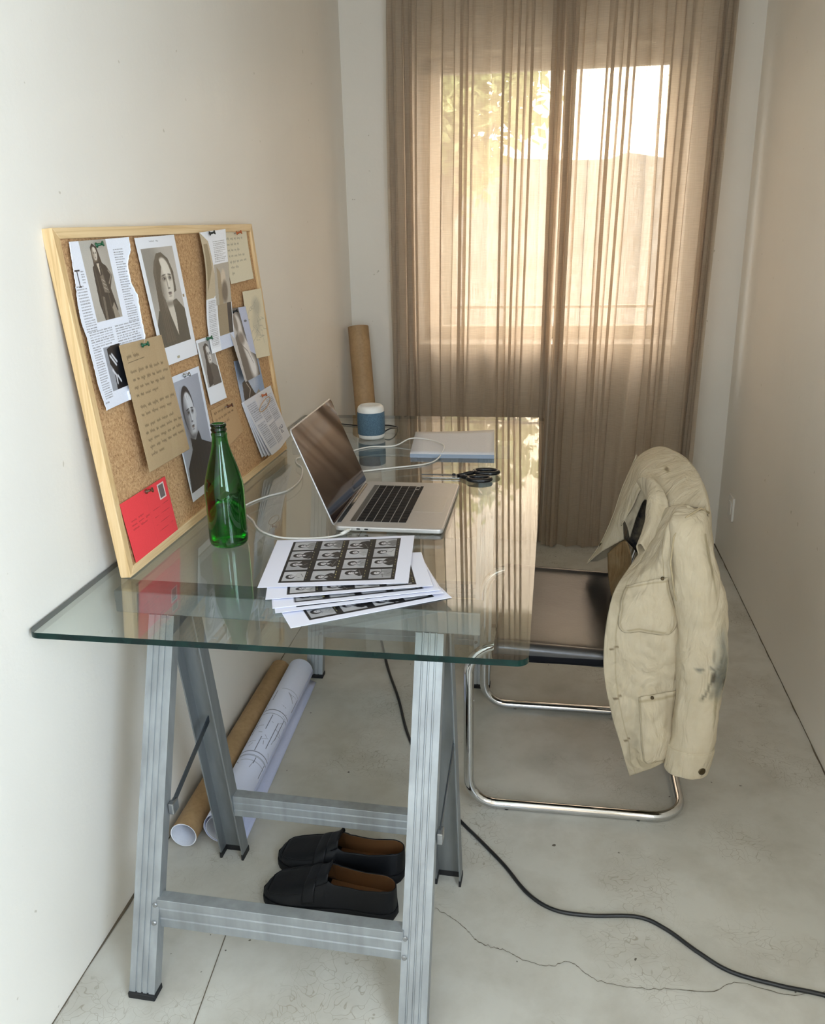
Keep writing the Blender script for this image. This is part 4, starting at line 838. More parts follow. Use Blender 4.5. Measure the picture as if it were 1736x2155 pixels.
# ================================================================== CONTACT SHEETS
def contact(cv, seed):
    r = np.random.default_rng(seed); a, b, c, d = .125, .055, .905, .925; cv.put(.0 + 0 * cv.X, (0, 0, 0)); cv.rect(a, b, c, d, (26, 25, 26))
    w = (c - a) / 4; h = (d - b - .012) / 4
    for i in range(4):
        for j in range(4):
            x0 = a + .018 + i * w; x1 = x0 + w * .77; y0 = b + .014 + j * h; y1 = y0 + h * .84; cl = (x0, y0, x1, y1); L = lambda x: x0 + (x1 - x0) * x; Yy = lambda y: y0 + (y1 - y0) * y
            g = 150 + 30 * r.random(); cv.rect(x0, y0, x1, y1, (g, g, g + 3)); cv.ell(L(.3), Yy(.3), .05, .04, (g + 25,) * 3, soft=1, a=.5, clip=cl)
            hx = .36 + .05 * r.normal(); hy = .5 + .07 * r.normal(); dk = r.random() < .55; body = (36, 34, 35) if dk else (110 + 70 * r.random(),) * 3
            bw = .5 + .25 * r.random(); P_ = [(L(hx + .18), Yy(hy - .10)), (L(hx + .30), Yy(hy - bw * .55)), (L(.82 + .1 * r.random()), Yy(hy - bw * .75)), (x1, Yy(hy - bw * .6)), (x1, Yy(hy + bw * .6)), (L(.8 + .1 * r.random()), Yy(hy + bw * .7)), (L(hx + .32), Yy(hy + bw * .5)), (L(hx + .18), Yy(hy + .12))]
            cv.poly(P_, body, clip=cl); cv.ell(L(hx + .26), Yy(hy + .02), .016, h * .07, (182, 180, 182), soft=.6, clip=cl)
            cv.ell(L(hx), Yy(hy), .030 + .005 * r.random(), h * (.17 + .05 * r.random()), (38, 35, 36), soft=.12, clip=cl, rot=.3 * r.normal())
            cv.ell(L(hx + .06), Yy(hy + .03 * r.normal()), .021, h * .115, (188, 186, 188), soft=.35, clip=cl); cv.ell(L(hx + .03), Yy(hy - .04), .004, h * .05, (84, 80, 82), soft=.8, a=.8, clip=cl); cv.ell(L(hx + .12), Yy(hy + .01), .003, h * .03, (110, 100, 102), soft=.8, a=.8, clip=cl)
            for k in range(3): cv.line([(L(.5 + .15 * k), Yy(hy + .35 * r.normal() * .5)), (L(.62 + .15 * k), Yy(hy + .3 * r.normal() * .5))], 1.6, (170, 168, 170) if dk else (60, 58, 60), .45)
            for k in range(3): cv.rect(x1 + .010, y0 + (y1 - y0) * (.08 + .3 * k), x1 + .0135, y0 + (y1 - y0) * (.22 + .3 * k), (186, 178, 120), .8)
    cv.grain(.012, (a, b, c, d))
def csheet(corners, z, seed, nx, ny, curl, label):
    cv = Cv(nx, ny, (226, 227, 240), .29, .25); contact(cv, seed); X, Y = cv.X[..., None], cv.Y[..., None]
    BLc, BRc, TRc, TLc = [np.array(c) for c in corners]
    XY = (1 - X) * ((1 - Y) * TLc + Y * BLc) + X * ((1 - Y) * TRc + Y * BRc); Z = z + curl(cv.X, cv.Y)
    P = np.concatenate([XY, Z[..., None]], -1); o = sheet('contact_sheet', P, cv, PRINT, None, .0003); tag(o, label, 'contact sheet', 'stack of contact sheets on the glass'); return o
def rot_rect(bl, ang, w=.292, h=.262):
    c, s = math.cos(ang), math.sin(ang); u = np.array([c, s]); v = np.array([-s, c]); bl = np.array(bl); return [bl, bl + u * w, bl + u * w + v * h, bl + v * h]
csheet(rot_rect((.454, .066), .535, .300, .225), TH + .0006, 5, 230, 130, lambda X, Y: .001 * X, 'bottom contact sheet of the stack, turned the furthest')
csheet(rot_rect((.412, .113), .375, .306, .19), TH + .0022, 4, 230, 130, lambda X, Y: .002 + .003 * X * Y, 'contact sheet second from the bottom, mostly black strip showing')
csheet(rot_rect((.402, .128), .345, .306, .19), TH + .0046, 3, 90, 70, lambda X, Y: .001 + .004 * X * Y, 'plain-edged contact sheet in the middle of the stack')
csheet(rot_rect((.379, .158), .262, .306, .19), TH + .0070, 2, 230, 130, lambda X, Y: .001 + .007 * X * Y, 'contact sheet directly beneath the top one, lower frames showing')
csheet([(.348, .205), (.628, .243), (.598, .505), (.308, .452)], TH + .0125, 1, 330, 230, lambda X, Y: .003 * Y * X - .003 * (1 - X), 'top contact sheet of sixteen small black-and-white portraits')

# ================================================================== FLOOR ITEMS under the table
kt = tag(empty('cardboard_tube', (.052, .362, .0335)), 'brown cardboard tube lying on the floor against the left wall', 'tube')
def roll(parent, d, r, ri, mats, nm):
    m = MB(); n = 40; d = Vector(d); u = d.normalized(); a = u.orthogonal().normalized(); b = u.cross(a); P = []
    for (rr, t) in ((ri, .0), (r, 0), (r, 1), (ri, 1), (ri, 0)): P.append([tuple(d * t + (a * math.cos(2 * PI * k / n) + b * math.sin(2 * PI * k / n)) * rr) for k in range(n)])
    P = np.array(P); m.grid(P[0:2], 1, False, closed_u=True); m.grid(P[1:3], 0, True, closed_u=True); m.grid(P[2:4], 1, False, closed_u=True); m.grid(P[3:5], 1, True, closed_u=True)
    return m.build(nm, mats, parent)
roll(kt, (-.013, .800, 0), .032, .0298, [KRAFT, WHITEP], 'tube_body')
# blueprint roll, printed on the outside
br = tag(empty('blueprint_roll', (.134, .385, .0425)), 'white rolled drawing with black plan lines on the floor beside the cardboard tube', 'paper roll')
cv = Cv(240, 420, (222, 226, 246), .2, .78)   # X around, Y along (0 = far)
ink = (60, 62, 78)
for y in (.395, .66): cv.line([(.05, y), (.62, y)], 2.0, ink)
for y in (.42, .68, .685): cv.line([(.1, y), (.6, y)], .9, ink, .6)
for (x0, y0, x1, y1) in ((.16, .44, .16, .55), (.30, .43, .30, .52), (.30, .57, .30, .655), (.45, .42, .45, .55), (.52, .44, .52, .60), (.12, .50, .26, .50), (.40, .50, .56, .50), (.40, .46, .40, .62), (.15, .60, .26, .60), (.2, .25, .2, .32), (.25, .24, .5, .24), (.5, .25, .5, .34), (.35, .26, .45, .30), (.35, .69, .35, .72), (.48, .69, .48, .76), (.2, .71, .55, .71)): cv.line([(x0, y0), (x1, y1)], 1.5, ink, .8)
for k in range(26): x = .1 + .5 * rng.random(); y = .26 + .46 * rng.random(); cv.line([(x, y), (x + .05 * rng.normal(), y + .02 * rng.normal())], 1.0, ink, .6)
for k in range(7): cv.line([(.5 + .02 * k, .45 + .02 * k), (.56 + .01 * k, .47 + .022 * k)], .9, ink, .6)
nn = 240; P = np.zeros((420, nn, 3)); dx = -.022; Ln = .760
th = np.linspace(0, 2 * PI * 1.0, nn)
for i in range(420):
    t = 1 - i / 419; an = PI - th + .15; rr = .0405 - .001 * th / 6
    P[i, :, 0] = dx * t + rr * np.cos(an); P[i, :, 1] = Ln * t; P[i, :, 2] = rr * np.sin(an)
o = sheet('printed_sheet', P + np.array(br.location), cv, PAPERM, br, .0006); o.location = Vector(o.location) - br.location
m = MB(); P = []
for i in range(20):
    t = i / 19; P.append([(dx * t + .0405 * math.cos(-a) + (.0 if a < 1 else 0), Ln * t, .0405 * math.sin(-a)) for a in np.linspace(-.1, .9, 6)] + [(dx * t + .044 + .004 * (1 - t), Ln * t, -.0395), (dx * t + .049 + .008 * (1 - t), Ln * t, -.0415)])
m.grid(np.array(P)); o = m.build('loose_flap', plain('lavender_drawing_paper', rgb(206, 212, 240), .6), br); md = o.modifiers.new('t', 'SOLIDIFY'); md.thickness = .0006  # flap paper in a deeper lavender than the printed sheet
m = MB(); roll(br, (dx, Ln, 0), .034, .033, [WHITEP, WHITEP], 'inner_layer')
# tall tube in the far corner
ct = tag(empty('cardboard_tube', (.165, 2.16, .012)), 'brown cardboard tube standing upright in the far left corner', 'tube')
roll(ct, (-.108, .258, .965), .044, .041, [KRAFT, KRAFT], 'tube_body')

# floor cable
fl = [(.02, 2.30), (.10, 2.05), (.19, 1.80), (.253, 1.646), (.368, 1.277), (.441, 1.076), (.506, .877), (.594, .689), (.675, .556), (.743, .474), (.805, .398), (.861, .318), (.918, .278), (.992, .272), (1.09, .282), (1.145, .257), (1.203, .204), (1.258, .165), (1.342, .145), (1.421, .134), (1.55, .10), (1.60, .02)]
cable('power_cable', [(x, y, .0046) for x, y in fl], .0042, BLACKCAB, 'thick black power cable snaking across the concrete floor', 'cable', 420)

# ================================================================== LOAFERS
def loafer(x0, y0, rz, mir, label):
    t = tag(empty('loafer', (x0, y0, 0), rz), label, 'shoe', 'pair of black loafers')
    S_ = [0, .012, .04, .09, .16, .26, .36, .5, .65, .8, .9, .96, .99, 1.0]; Wd = [0, .018, .031, .041, .048, .052, .051, .044, .037, .036, .034, .027, .016, 0]
    L = .298
    def w(s): return float(np.interp(s, S_, Wd))
    def cy(s): return mir * (.007 * math.sin(s * PI) + .004 * (1 - s))     # inward curve
    def hgt(s): return float(np.interp(s, [0, .02, .08, .2, .34, .44, .5, .56, .75, .92, 1.0], [.020, .030, .041, .050, .063, .078, .083, .074, .070, .075, .072]))
    def thm(s): return float(np.interp(s, [0, .47, .50, .54, .60, .85, 1.0], [.5, .5, .40, .33, .29, .28, .28]))
    zs = .021
    def pt(s, th, off=0.0):
        # th 0..1 over the foot, .5 = crown
        a = PI * th; ww = w(s) + off; hh = (hgt(s) - zs) + off
        ex = .62 if s < .5 else .40
        cx, sx_ = math.cos(a), math.sin(a)
        y = math.copysign(abs(cx) ** (ex), cx) * ww * (1.0 if s < .5 else 1 - .12 * sx_); z = zs + hh * (abs(sx_) ** .75 if s < .5 else min(1.0, (sx_ / math.sin(PI * max(.25, thm(s)))) ** 1.0))
        return (s * L, cy(s) + y, z)
    ss = np.concatenate([np.linspace(0, .1, 14), np.linspace(.12, .46, 18), np.linspace(.47, .60, 14), np.linspace(.62, .9, 12), np.linspace(.92, 1, 12)])
    m = MB()
    for side in (0, 1):
        P = []
        for s in ss:
            row = []
            for q_ in np.linspace(0, 1, 16):
                th = q_ * thm(s); row.append(pt(s, th if side == 0 else 1 - th))
            P.append(row)
        m.grid(np.array(P), 0, True, flip=bool(side))
    o = m.build('upper', [SHOE, INSOLE], t)
    bm = bmesh.new(); bm.from_mesh(o.data); bmesh.ops.remove_doubles(bm, verts=bm.verts, dist=.0004); bmesh.ops.recalc_face_normals(bm, faces=bm.faces); bm.to_mesh(o.data); bm.free()
    for p_ in o.data.polygons: p_.use_smooth = True
    md = o.modifiers.new('thickness', 'SOLIDIFY'); md.thickness = .0028; md.offset = -1; md.material_offset = 1; md.material_offset_rim = 0
    # strap saddle
    m = MB(); P = []
    for s in np.linspace(.335, .425, 8): P.append([pt(s, th, .0022 + .0010 * math.sin(PI * (s - .335) / .09)) for th in np.linspace(.06, .94, 26)])
    m.grid(np.array(P)); o = m.build('strap', SHOE, t); md = o.modifiers.new('t', 'SOLIDIFY'); md.thickness = .0022
    # tongue
    m = MB(); P = []
    for s in np.linspace(.42, .515, 8): P.append([(pt(s, th, .001)[0], pt(s, th, .001)[1] * .85, pt(s, th, .001)[2] + .004 + .010 * ((s - .42) / .095) ** 2) for th in np.linspace(.24, .76, 16)])
    m.grid(np.array(P)); o = m.build('tongue', SHOE, t); md = o.modifiers.new('t', 'SOLIDIFY'); md.thickness = .0025
    # apron seam
    m = MB(); pts = [pt(s, .24, .0006) for s in np.linspace(.40, .07, 18)] + [pt(.05, th, .0006) for th in (.32, .42, .5, .58, .68)] + [pt(s, .76, .0006) for s in np.linspace(.07, .40, 18)]; m.tube(pts, .0013, 6); m.build('apron_seam', SHOE, t)
    # collar edge
    # insole
    m = MB(); P = []
    for s in np.linspace(.05, .985, 30): P.append([(s * L, cy(s) + w(s) * .92 * k, zs + .002 + .006 * max(0, s - .5) * 2 * .5) for k in (-1, -.5, 0, .5, 1)])
    m.grid(np.array(P)); m.build('insole', INSOLE, t)
    # sole and heel
    def outline(k, n=40): return [(s * L * 1.0, cy(s) + w(s) * k) for s in np.linspace(0, 1, n)] + [(s * L, cy(s) - w(s) * k) for s in np.linspace(1, 0, n)[1:-1]]
    m = MB(); P0 = outline(1.07); m.prism([((x - L / 2) * 1.018 + L / 2, y) for x, y in P0], lambda p: (p[0], p[1], .004), lambda p: (p[0], p[1], zs + .002), 0, True); m.build('sole', SOLE, t, bevel=.002)
    m = MB(); H_ = [(s * L, cy(s) + w(s) * 1.06) for s in np.linspace(.70, 1, 16)] + [(s * L, cy(s) - w(s) * 1.06) for s in np.linspace(1, .70, 16)[1:]]; m.prism(H_, lambda p: (p[0], p[1], 0), lambda p: (p[0], p[1], .006)); m.build('heel', SOLE, t)
    m = MB(); H_ = [(s * L, cy(s) + w(s) * 1.02) for s in np.linspace(.10, .60, 16)] + [(s * L, cy(s) - w(s) * 1.02) for s in np.linspace(.60, .10, 16)]; m.prism(H_, lambda p: (p[0], p[1], 0), lambda p: (p[0], p[1], .005)); m.build('forefoot_tread', SOLE, t)
    return t
loafer(.292, .238, -.045, 1, 'nearer black penny loafer with tan insole, toe to the left')
loafer(.290, .360, -.065, -1, 'further black penny loafer, partly behind its partner')

# ================================================================== CHAIR
ch = tag(empty('cantilever_chair', (.95, .835, 0)), 'chrome cantilever chair with black leather seat, jacket over its back', 'chair')
def C_(p): return (p[0] - .95, p[1] - .835, p[2])
TR = .0125
def arc(c, r, a0, a1, ax, n=8):
    out = []
    for k in range(n + 1):
        a = math.radians(a0 + (a1 - a0) * k / n); d = (r * math.cos(a), r * math.sin(a)); out.append(d)
    return out
yn_, yf_ = .603, 1.072
def side(y):
    pts = []
    r = .07
    pts += [(1.150, y, TR)]
    pts += [(.705 + r, y, TR)] + [(.705 + r - r * math.sin(a), y, TR + r - r * math.cos(a)) for a in np.linspace(0, PI / 2, 9)[1:]]
    zt = .452; r2 = .075
    pts += [(.705 + (r2 - r2 * math.cos(a)), y, zt - r2 + r2 * math.sin(a)) for a in np.linspace(0, PI / 2, 9)]
    pts += [(1.03, y, zt - .012)]
    bx, bz = 1.115, zt - .012; r3 = .06
    pts += [(1.055 + r3 * math.sin(a), y, bz + r3 - r3 * math.cos(a)) for a in np.linspace(0, PI / 2 - .2, 7)]
    pts += [(1.162, y, .66), (1.178, y, .745)]
    return pts
A_ = side(yn_); B_ = side(yf_)
rc = .075
back = [(1.150 + rc * math.sin(a), yn_ + rc - rc * math.cos(a), TR) for a in np.linspace(0, PI / 2, 9)] + [(1.225, yf_ - rc, TR)] + [(1.150 + rc * math.cos(a), yf_ - rc + rc * math.sin(a), TR) for a in np.linspace(0, PI / 2, 9)[1:]]
top_b = [(1.180, yn_ + .02, .762), (1.181, yn_ + .05, .768), (1.181, .84, .769), (1.181, yf_ - .05, .768), (1.180, yf_ - .02, .762)]
path = A_[::-1] + back[1:-1] + B_
path = path + top_b[::-1]
P2 = [Vector(C_(p)) for p in path]
m = MB(); m.tube([tuple(p) for p in P2], TR, 16, closed=True); m.build('tubular_frame', CHROME, ch)
# seat sling
m = MB(); P = []
for i, x in enumerate(np.linspace(.765, 1.060, 16)):
    row = []
    for y, dz in [(yn_ - .016, -.020), (yn_ - .0175, .0), (yn_ - .012, .0125), (yn_ + .004, .0165), (yn_ + .03, .010), (.72, .002), (.84, -.002), (.95, .002), (yf_ - .03, .010), (yf_ - .004, .0165), (yf_ + .012, .0125), (yf_ + .0175, 0), (yf_ + .016, -.020)]:
        row.append(C_((x, y, .450 - .012 * max(0, (x - .78) / .27) + dz)))
    P.append(row)
P = smoothgrid(np.array(P), 24, 60); m.grid(P); o = m.build('seat', LEATHER, ch); md = o.modifiers.new('t', 'SOLIDIFY'); md.thickness = .006
for yy in (yn_, yf_):
    s_ = 1 if yy == yn_ else -1
    m = MB(); m.box(.760 - .95, yy - .0185 - .835 if s_ > 0 else yy - .012 - .835, .420, 1.040 - .95, yy + .012 - .835 if s_ > 0 else yy + .0185 - .835, .446); m.build('seat_side_roll', SIDEL, ch, bevel=.008)
m = MB(); P = []
for x, z in [(1.152, .585), (1.160, .64), (1.168, .69), (1.175, .73), (1.178, .765)]:
    P.append([C_((x - .016 + .010 * math.sin((y - yn_) / (yf_ - yn_) * PI), y, z)) for y in np.linspace(yn_ - .012, yf_ + .012, 14)])
m.grid(smoothgrid(np.array(P), 16, 30)); o = m.build('backrest', LEATHER, ch); md = o.modifiers.new('t', 'SOLIDIFY'); md.thickness = .005
for (fx_, fy_) in ((.80, yn_), (1.12, yn_), (.80, yf_), (1.12, yf_)):
    m = MB(); m.lathe([(.007, 0), (.007, .004)], C_((fx_, fy_, -.0008)), 12, caps=True); m.build('floor_glide', RUBBER, ch)

# ================================================================== JACKET
jk = tag(empty('work_jacket', (1.15, .83, .80)), 'worn cream canvas work jacket draped over the chair back, stained sleeve', 'jacket')
JO = np.array((1.15, .83, .80))
CREAM = (192, 179, 155)
def nz(p, f, s): return mnoise.noise(Vector((p[0] * f + s, p[1] * f, p[2] * f)))
def wrinkle(P, amp, seed, vert=0.35, closed=False):
    """fabric folds: displace along the grid normal"""
    P = np.array(P); du = np.gradient(P, axis=1); dv = np.gradient(P, axis=0); N = np.cross(du, dv); N /= (np.linalg.norm(N, axis=2, keepdims=True) + 1e-9)
    h_, w_ = P.shape[:2]; fi = np.clip(np.minimum(np.arange(h_), h_ - 1 - np.arange(h_)) / (h_ * .07), 0, 1); fj = np.ones(w_) if closed else np.clip(np.minimum(np.arange(w_), w_ - 1 - np.arange(w_)) / (w_ * .07), 0, 1)
    for i in range(P.shape[0]):
        for j in range(P.shape[1]):
            p = P[i, j]; q = (p[0], p[1], p[2] * vert)
            d = (.35 - 1.6 * abs(nz(q, 11, seed))) * .8 + nz(q, 17, seed + 3) * .45 + (.3 - abs(nz(p, 26, seed + 9)) * 1.4) * .28 + nz(p, 60, seed + 4) * .10
            P[i, j] = p + N[i, j] * d * amp * (.15 + .85 * fi[i]) * (.15 + .85 * fj[j])
    return P
def cloth(name, P, paint=None, base=CREAM, thick=.0022, parent=jk, mat=None):
    h, w_ = P.shape[:2]; cv = Cv(w_, h, base, .3, .6)
    if paint: paint(cv)
    o = sheet(name, P, cv, mat or CANVAS, parent, 0); o.location = Vector(o.location) - parent.location
    if thick: md = o.modifiers.new('thickness', 'SOLIDIFY'); md.thickness = thick; md.offset = 0
    return o
Nk = np.array([(1.077, 0.95, 0.6), (1.073, 0.95, 0.652), (1.084, 0.94, 0.707), (1.096, 0.9, 0.758), (1.102, 0.86, 0.786), (1.118, 0.83, 0.798), (1.133, 0.79, 0.793), (1.14, 0.76, 0.779), (1.139, 0.74, 0.766), (1.137, 0.73, 0.754)])
Ok = np.array([(0.99, 1.05, 0.486), (1.023, 1.06, 0.535), (1.056, 1.08, 0.613), (1.078, 1.09, 0.692), (1.11, 1.09, 0.78), (1.161, 1.07, 0.819), (1.199, 0.95, 0.832), (1.218, 0.8, 0.832), (1.222, 0.68, 0.812), (1.221, 0.625, 0.785)])
mid = (Nk + Ok) / 2 + np.array([0, 0, .006]); mid[:3] += np.array([-.006, -.01, 0])
yoke = smoothgrid(np.stack([Nk, mid, Ok]), 34, 90)
seam = (150, 134, 104)
cloth('yoke', wrinkle(yoke, .0045, 2, .8), lambda cv: (cv.line([(.80, 1), (.86, .5), (.985, .02)], 3, seam, .0), cv.ell(.66, .42, .018, .05, (70, 58, 44), soft=.3), cv.ell(.66, .42, .032, .08, (180, 164, 134), soft=.6, a=.5)))
FR = [[(1.137, 0.73, 0.754), (1.155, 0.68, 0.784), (1.178, 0.63, 0.802)], [(1.12, 0.72, 0.717), (1.131, 0.64, 0.748), (1.143, 0.585, 0.764)], [(1.09, 0.7, 0.659), (1.114, 0.6, 0.705), (1.137, 0.57, 0.712)], [(1.040, 0.63, 0.609), (1.092, 0.58, 0.633), (1.151, 0.57, 0.635)], [(1.022, 0.590, 0.568), (1.088, 0.553, 0.585), (1.169, 0.575, 0.571)], [(1.013, 0.568, 0.494), (1.087, 0.55, 0.51), (1.172, 0.57, 0.493)], [(1.017, 0.568, 0.410), (1.092, 0.55, 0.427), (1.176, 0.57, 0.41)], [(1.039, 0.574, 0.309), (1.103, 0.55, 0.331), (1.18, 0.57, 0.312)], [(1.068, 0.583, 0.210), (1.114, 0.55, 0.238), (1.176, 0.56, 0.23)], [(1.091, 0.59, 0.133), (1.13, 0.56, 0.177), (1.167, 0.56, 0.201)]]
FR = np.array(FR)
# continue the front panel round the near side to the back
ext = []
for k, r_ in enumerate(FR):
    z = r_[2][2]; t = k / 9
    xb = 1.222 + .03 * math.sin(t * PI * .8)
    ext.append([(min(xb, 1.205 + .02 * t), .595 if k else .625, max(z, .20) if k else .790), (xb, .66, max(z - 0.0, .205) if k else .800)])
FRX = np.concatenate([FR, np.array(ext)], 1)
front = smoothgrid(FRX, 170, 110)
FRW = wrinkle(front, .016, 6)
def p_front(cv):
    for x in (.07, .082): cv.line([(x, .22), (x, .45), (x, 1)], 1.3, seam, .45)
    cv.line([(.0, .985), (.6, .985)], 1.5, seam, .6)
    for y in (.58, .735, .865): cv.line([(.045, y), (.10, y - .006)], 3, (96, 78, 56), .9)
    cv.line([(.46, .02), (.43, .15), (.43, .3), (.5, .42)], 2.0, seam, .7)
    cv.ell(.3, .95, .2, .05, (186, 170, 140), soft=1, a=.5)
cloth('front_panel', FRW, p_front, thick=.0026)
# back panel
bk = []
OT = [Ok[9], Ok[8], Ok[7], Ok[6], Ok[5], Ok[4]]
LOW = [(1.222, .66), (1.240, .72), (1.247, .83), (1.238, .97), (1.205, 1.085), (1.15, 1.112)]
for t in (0, .05, .14, .3, .5, .75, 1.0):
    row = []
    for o_, (x, y) in zip(OT, LOW):
        k = min(1, t / .2) ** .5; row.append((o_[0] * (1 - k) + x * k + .030 * math.sin(t * PI * .75), o_[1] * (1 - k) + y * k, o_[2] + (.205 - o_[2]) * t))
    bk.append(row)
cloth('back_panel', wrinkle(smoothgrid(np.array(bk), 90, 80), .008, 12), lambda cv: cv.line([(.0, .2), (1, .2)], 1.5, seam, .6))
# far front panel, hanging to the seat
fp = [[(1.11, 1.10, .790), (1.078, 1.092, .700), (1.056, 1.082, .620), (1.023, 1.062, .540), (.990, 1.052, .488)],
      [(1.13, 1.12, .70), (1.09, 1.115, .62), (1.06, 1.105, .55), (1.03, 1.09, .51), (1.00, 1.08, .482)],
      [(1.14, 1.125, .58), (1.11, 1.125, .54), (1.07, 1.12, .515), (1.05, 1.11, .49), (1.02, 1.10, .476)]]
cloth('side_panel', wrinkle(smoothgrid(np.array(fp), 40, 50), .004, 15))
# collar: a strip folded over the neck curve
ci = np.array([(1.082, .93, .64), (1.095, .92, .702), (1.104, .87, .761), (1.11, .80, .777), (1.106, .745, .760), (1.101, .72, .728), (1.083, .69, .68)])
co = np.array([(1.067, .93, .652), (1.080, .93, .711), (1.098, .88, .782), (1.126, .80, .806), (1.140, .735, .788), (1.136, .695, .736), (1.101, .675, .674)])
up = (ci + co) / 2 + np.array([-.002, -.006, .014]); low = co + np.array([.009, -.016, -.014]); low[0] = co[0] + (.0, 0, -.008); low[-1] = co[-1] + (.002, -.002, -.004)
ins = ci + np.array([.008, .006, -.030])
cg = smoothgrid(np.stack([ins, ci, up, co, low]), 30, 70)
cloth('collar', wrinkle(cg, .004, 22, 1), lambda cv: cv.line([(0, .93), (1, .93)], 3, seam, .5), thick=.003)
# jacket inside at the neck opening, coloured near-black for its shade
li = smoothgrid(np.array([[(1.080, .955, .60), (1.10, .955, .68), (1.115, .94, .755), (1.125, .84, .775), (1.12, .77, .745)], [(1.120, .90, .56), (1.13, .90, .64), (1.135, .88, .70), (1.14, .83, .72), (1.13, .78, .68)], [(1.125, .78, .50), (1.13, .78, .58), (1.135, .78, .62), (1.14, .77, .64), (1.13, .75, .62)]]), 20, 24)
cloth('neck_shade', li, None, (28, 28, 32), thick=.0015)
cloth('facing', smoothgrid(np.array([[(1.040, .985, .545), (1.078, .93, .603), (1.090, .86, .585)], [(1.045, .97, .482), (1.071, .93, .514), (1.088, .86, .542)], [(1.058, .93, .418), (1.061, .90, .466), (1.075, .84, .480)]]), 20, 20), None, (128, 100, 66), thick=.0015)
# near sleeve
def sleeve(rings, name, seed, parent, paint=None, amp=.0115):
    seg = 64; R_ = []
    for (cx, cy_, cz, rx, ry) in rings: R_.append([(cx + rx * math.cos(a), cy_ + ry * math.sin(a), cz + .10 * rx * math.cos(a) * 0) for a in np.linspace(PI / 2, PI / 2 + 2 * PI, seg)])
    G = crom(np.array(R_), 150); P = wrinkle(G, amp, seed, .5, True); P[:, -1] = P[:, 0]
    return cloth(name, P, paint, thick=.002, parent=parent)
rgs = [(1.185, .620, .800, .012, .012), (1.180, .600, .792, .030, .028), (1.177, .585, .772, .040, .036), (1.184, .572, .725, .046, .040), (1.199, .565, .660, .050, .043), (1.2135, .560, .585, .0525, .044), (1.221, .557, .505, .054, .044), (1.223, .556, .425, .051, .042), (1.221, .555, .340, .048, .040), (1.219, .554, .285, .048, .039), (1.216, .553, .245, .0495, .040)]
def p_sl(cv):
    # X: 0 -> +y side; camera-facing side (-y) near .5 ; right outline near .0-.25 mirrored -> x ~ .72
    g = (112, 110, 100)
    for xx in (.600, .618): cv.line([(xx, .22), (xx + .01, .55), (xx - .01, 1)], 1.8, (138, 126, 100), .8)
    cv.ell(.63, .63, .060, .085, (140, 139, 128), soft=1.2, a=.8); cv.ell(.625, .675, .050, .045, (84, 86, 82), soft=1.3, a=.9); cv.ell(.625, .60, .02, .05, (100, 100, 94), soft=1.2, a=.6)
    cv.ell(.565, .672, .012, .018, (50, 46, 42), soft=.5); cv.ell(.665, .69, .012, .014, (50, 46, 42), soft=.5)
    cv.line([(.50, .735), (.53, .715), (.55, .69), (.565, .66)], 5, (84, 82, 72), .8); cv.line([(.64, .68), (.67, .70), (.68, .72)], 4, (70, 68, 60), .8); cv.ell(.47, .645, .025, .006, (116, 112, 100), soft=.6); cv.line([(.54, .64), (.57, .65), (.60, .64)], 4, (100, 98, 88), .7)
    for k in range(9): cv.ell(.55 + .12 * rng.random(), .60 + .13 * rng.random(), .006 + .01 * rng.random(), .008 + .012 * rng.random(), (90, 88, 78), soft=.9, a=.5)
    cv.ell(.7, .95, .05, .03, (150, 138, 112), soft=1, a=.6)
sleeve(rgs, 'sleeve', 31, jk, p_sl)
cuff = sleeve([(1.216, .553, .256, .0470, .0385), (1.216, .553, .252, .0515, .042), (1.214, .552, .225, .0515, .0425), (1.211, .551, .196, .0500, .0415), (1.211, .551, .193, .0465, .0385)], 'cuff', 35, jk, lambda cv: (cv.line([(0, .2), (1, .2)], 3, seam, .6), cv.line([(0, .9), (1, .9)], 3, seam, .6)), amp=.004)
# armhole seam bead
m = MB(); m.tube([(1.222 - 1.15, .625 - .83, .788 - .8), (1.20 - 1.15, .600 - .83, .806 - .8), (1.168 - 1.15, .574 - .83, .794 - .8), (1.143 - 1.15, .556 - .83, .755 - .8), (1.139 - 1.15, .548 - .83, .70 - .8), (1.150 - 1.15, .545 - .83, .64 - .8), (1.163 - 1.15, .545 - .83, .60 - .8)], .0022, 8); m.build('armhole_seam', plain('cream_stitching', rgb(176, 160, 128), .9), jk)
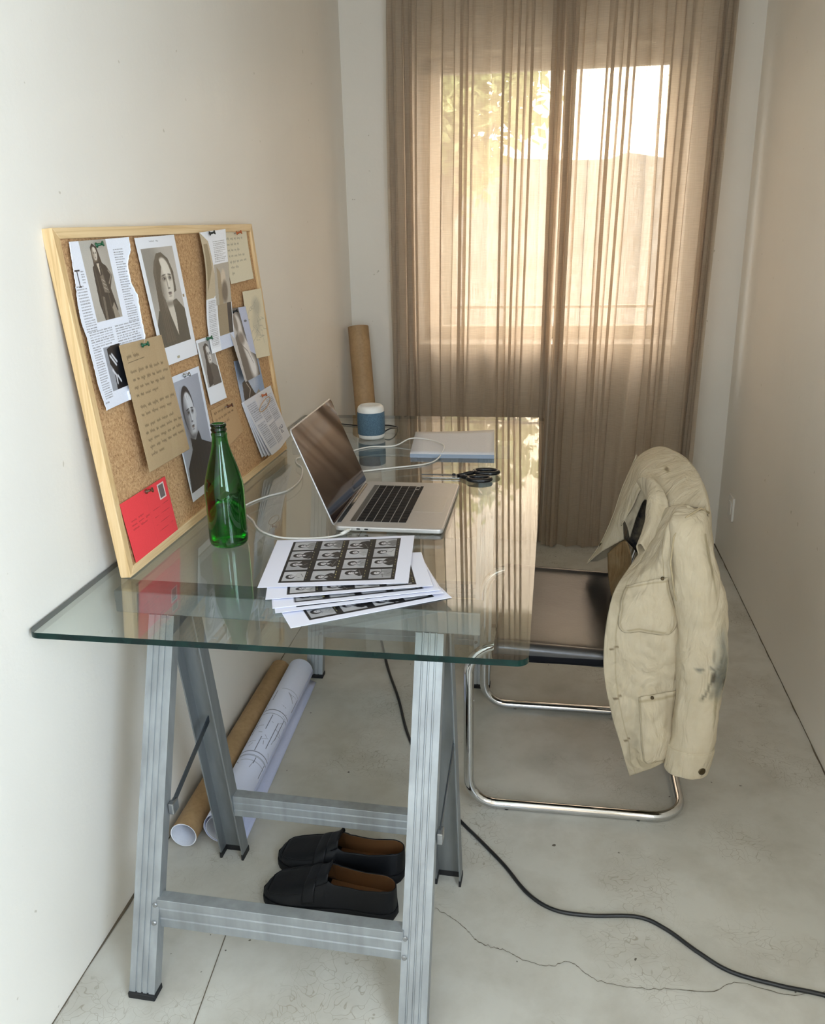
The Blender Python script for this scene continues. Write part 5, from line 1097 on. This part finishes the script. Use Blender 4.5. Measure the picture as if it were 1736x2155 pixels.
# far sleeve behind
sleeve([(1.17, 1.09, .79, .020, .018), (1.19, 1.115, .74, .044, .036), (1.215, 1.125, .62, .048, .038), (1.23, 1.125, .48, .048, .038), (1.23, 1.12, .34, .045, .036), (1.225, 1.12, .22, .045, .036)], 'sleeve', 41, jk)
# pockets follow the front panel surface
def pocket(r0, r1, c0, c1, rad, name):
    H_, Wn = FRW.shape[:2]; n1, n2 = 40, 40; P = np.zeros((n1, n2, 3))
    def samp(v, u):
        i = min(max(v * (H_ - 1), 0), H_ - 1.001); j = min(max(u * (Wn - 1), 0), Wn - 1.001); a, b = int(i), int(j); fi, fj = i - a, j - b
        return FRW[a, b] * (1 - fi) * (1 - fj) + FRW[a + 1, b] * fi * (1 - fj) + FRW[a, b + 1] * (1 - fi) * fj + FRW[a + 1, b + 1] * fi * fj
    for i in range(n1):
        v = i / (n1 - 1); cut = 0
        if v > 1 - rad: cut = .28 * (1 - math.sqrt(max(0, 1 - ((v - 1 + rad) / rad) ** 2)))
        for j in range(n2):
            u = cut + (1 - 2 * cut) * j / (n2 - 1); edge = min(j, n2 - 1 - j, n1 - 1 - i) / 3.0
            P[i, j] = samp(r0[0] + (r0[1] - r0[0]) * u + v * ((r1[0] + (r1[1] - r1[0]) * u) - (r0[0] + (r0[1] - r0[0]) * u)), c0 + (c1 - c0) * u) + np.array([-.001, -.0045, .001]) * min(1, .45 + edge * .55)
    cloth(name, P, lambda cv: (cv.rect(.05, 0, .065, .94, seam, .5), cv.rect(.935, 0, .95, .94, seam, .5), cv.rect(0, .05, 1, .075, seam, .6), cv.rect(.12, .93, .88, .955, seam, .6)), thick=.002)
pocket((.335, .30), (.535, .515), .085, .47, .25, 'pocket')
pocket((.735, .70), (.965, .955), .235, .50, .2, 'pocket')
def button(p, n, r, nm='button'):
    m = MB(); n = Vector(n).normalized(); p = Vector(p) - Vector(JO); m.tube([tuple(p - n * .001), tuple(p + n * .0015), tuple(p + n * .0025)], [r, r, r * .7], 16); m.build(nm, BRASS, jk)
button((1.028, 1.040, .545), (-.6, -.7, .3), .0085); button((1.238, .512, .214), (.3, -.9, .1), .0085)
button((1.128, .566, .655), (-.2, -.95, .1), .004, 'rivet'); button((1.122, .538, .378), (-.1, -.98, .1), .004, 'rivet')
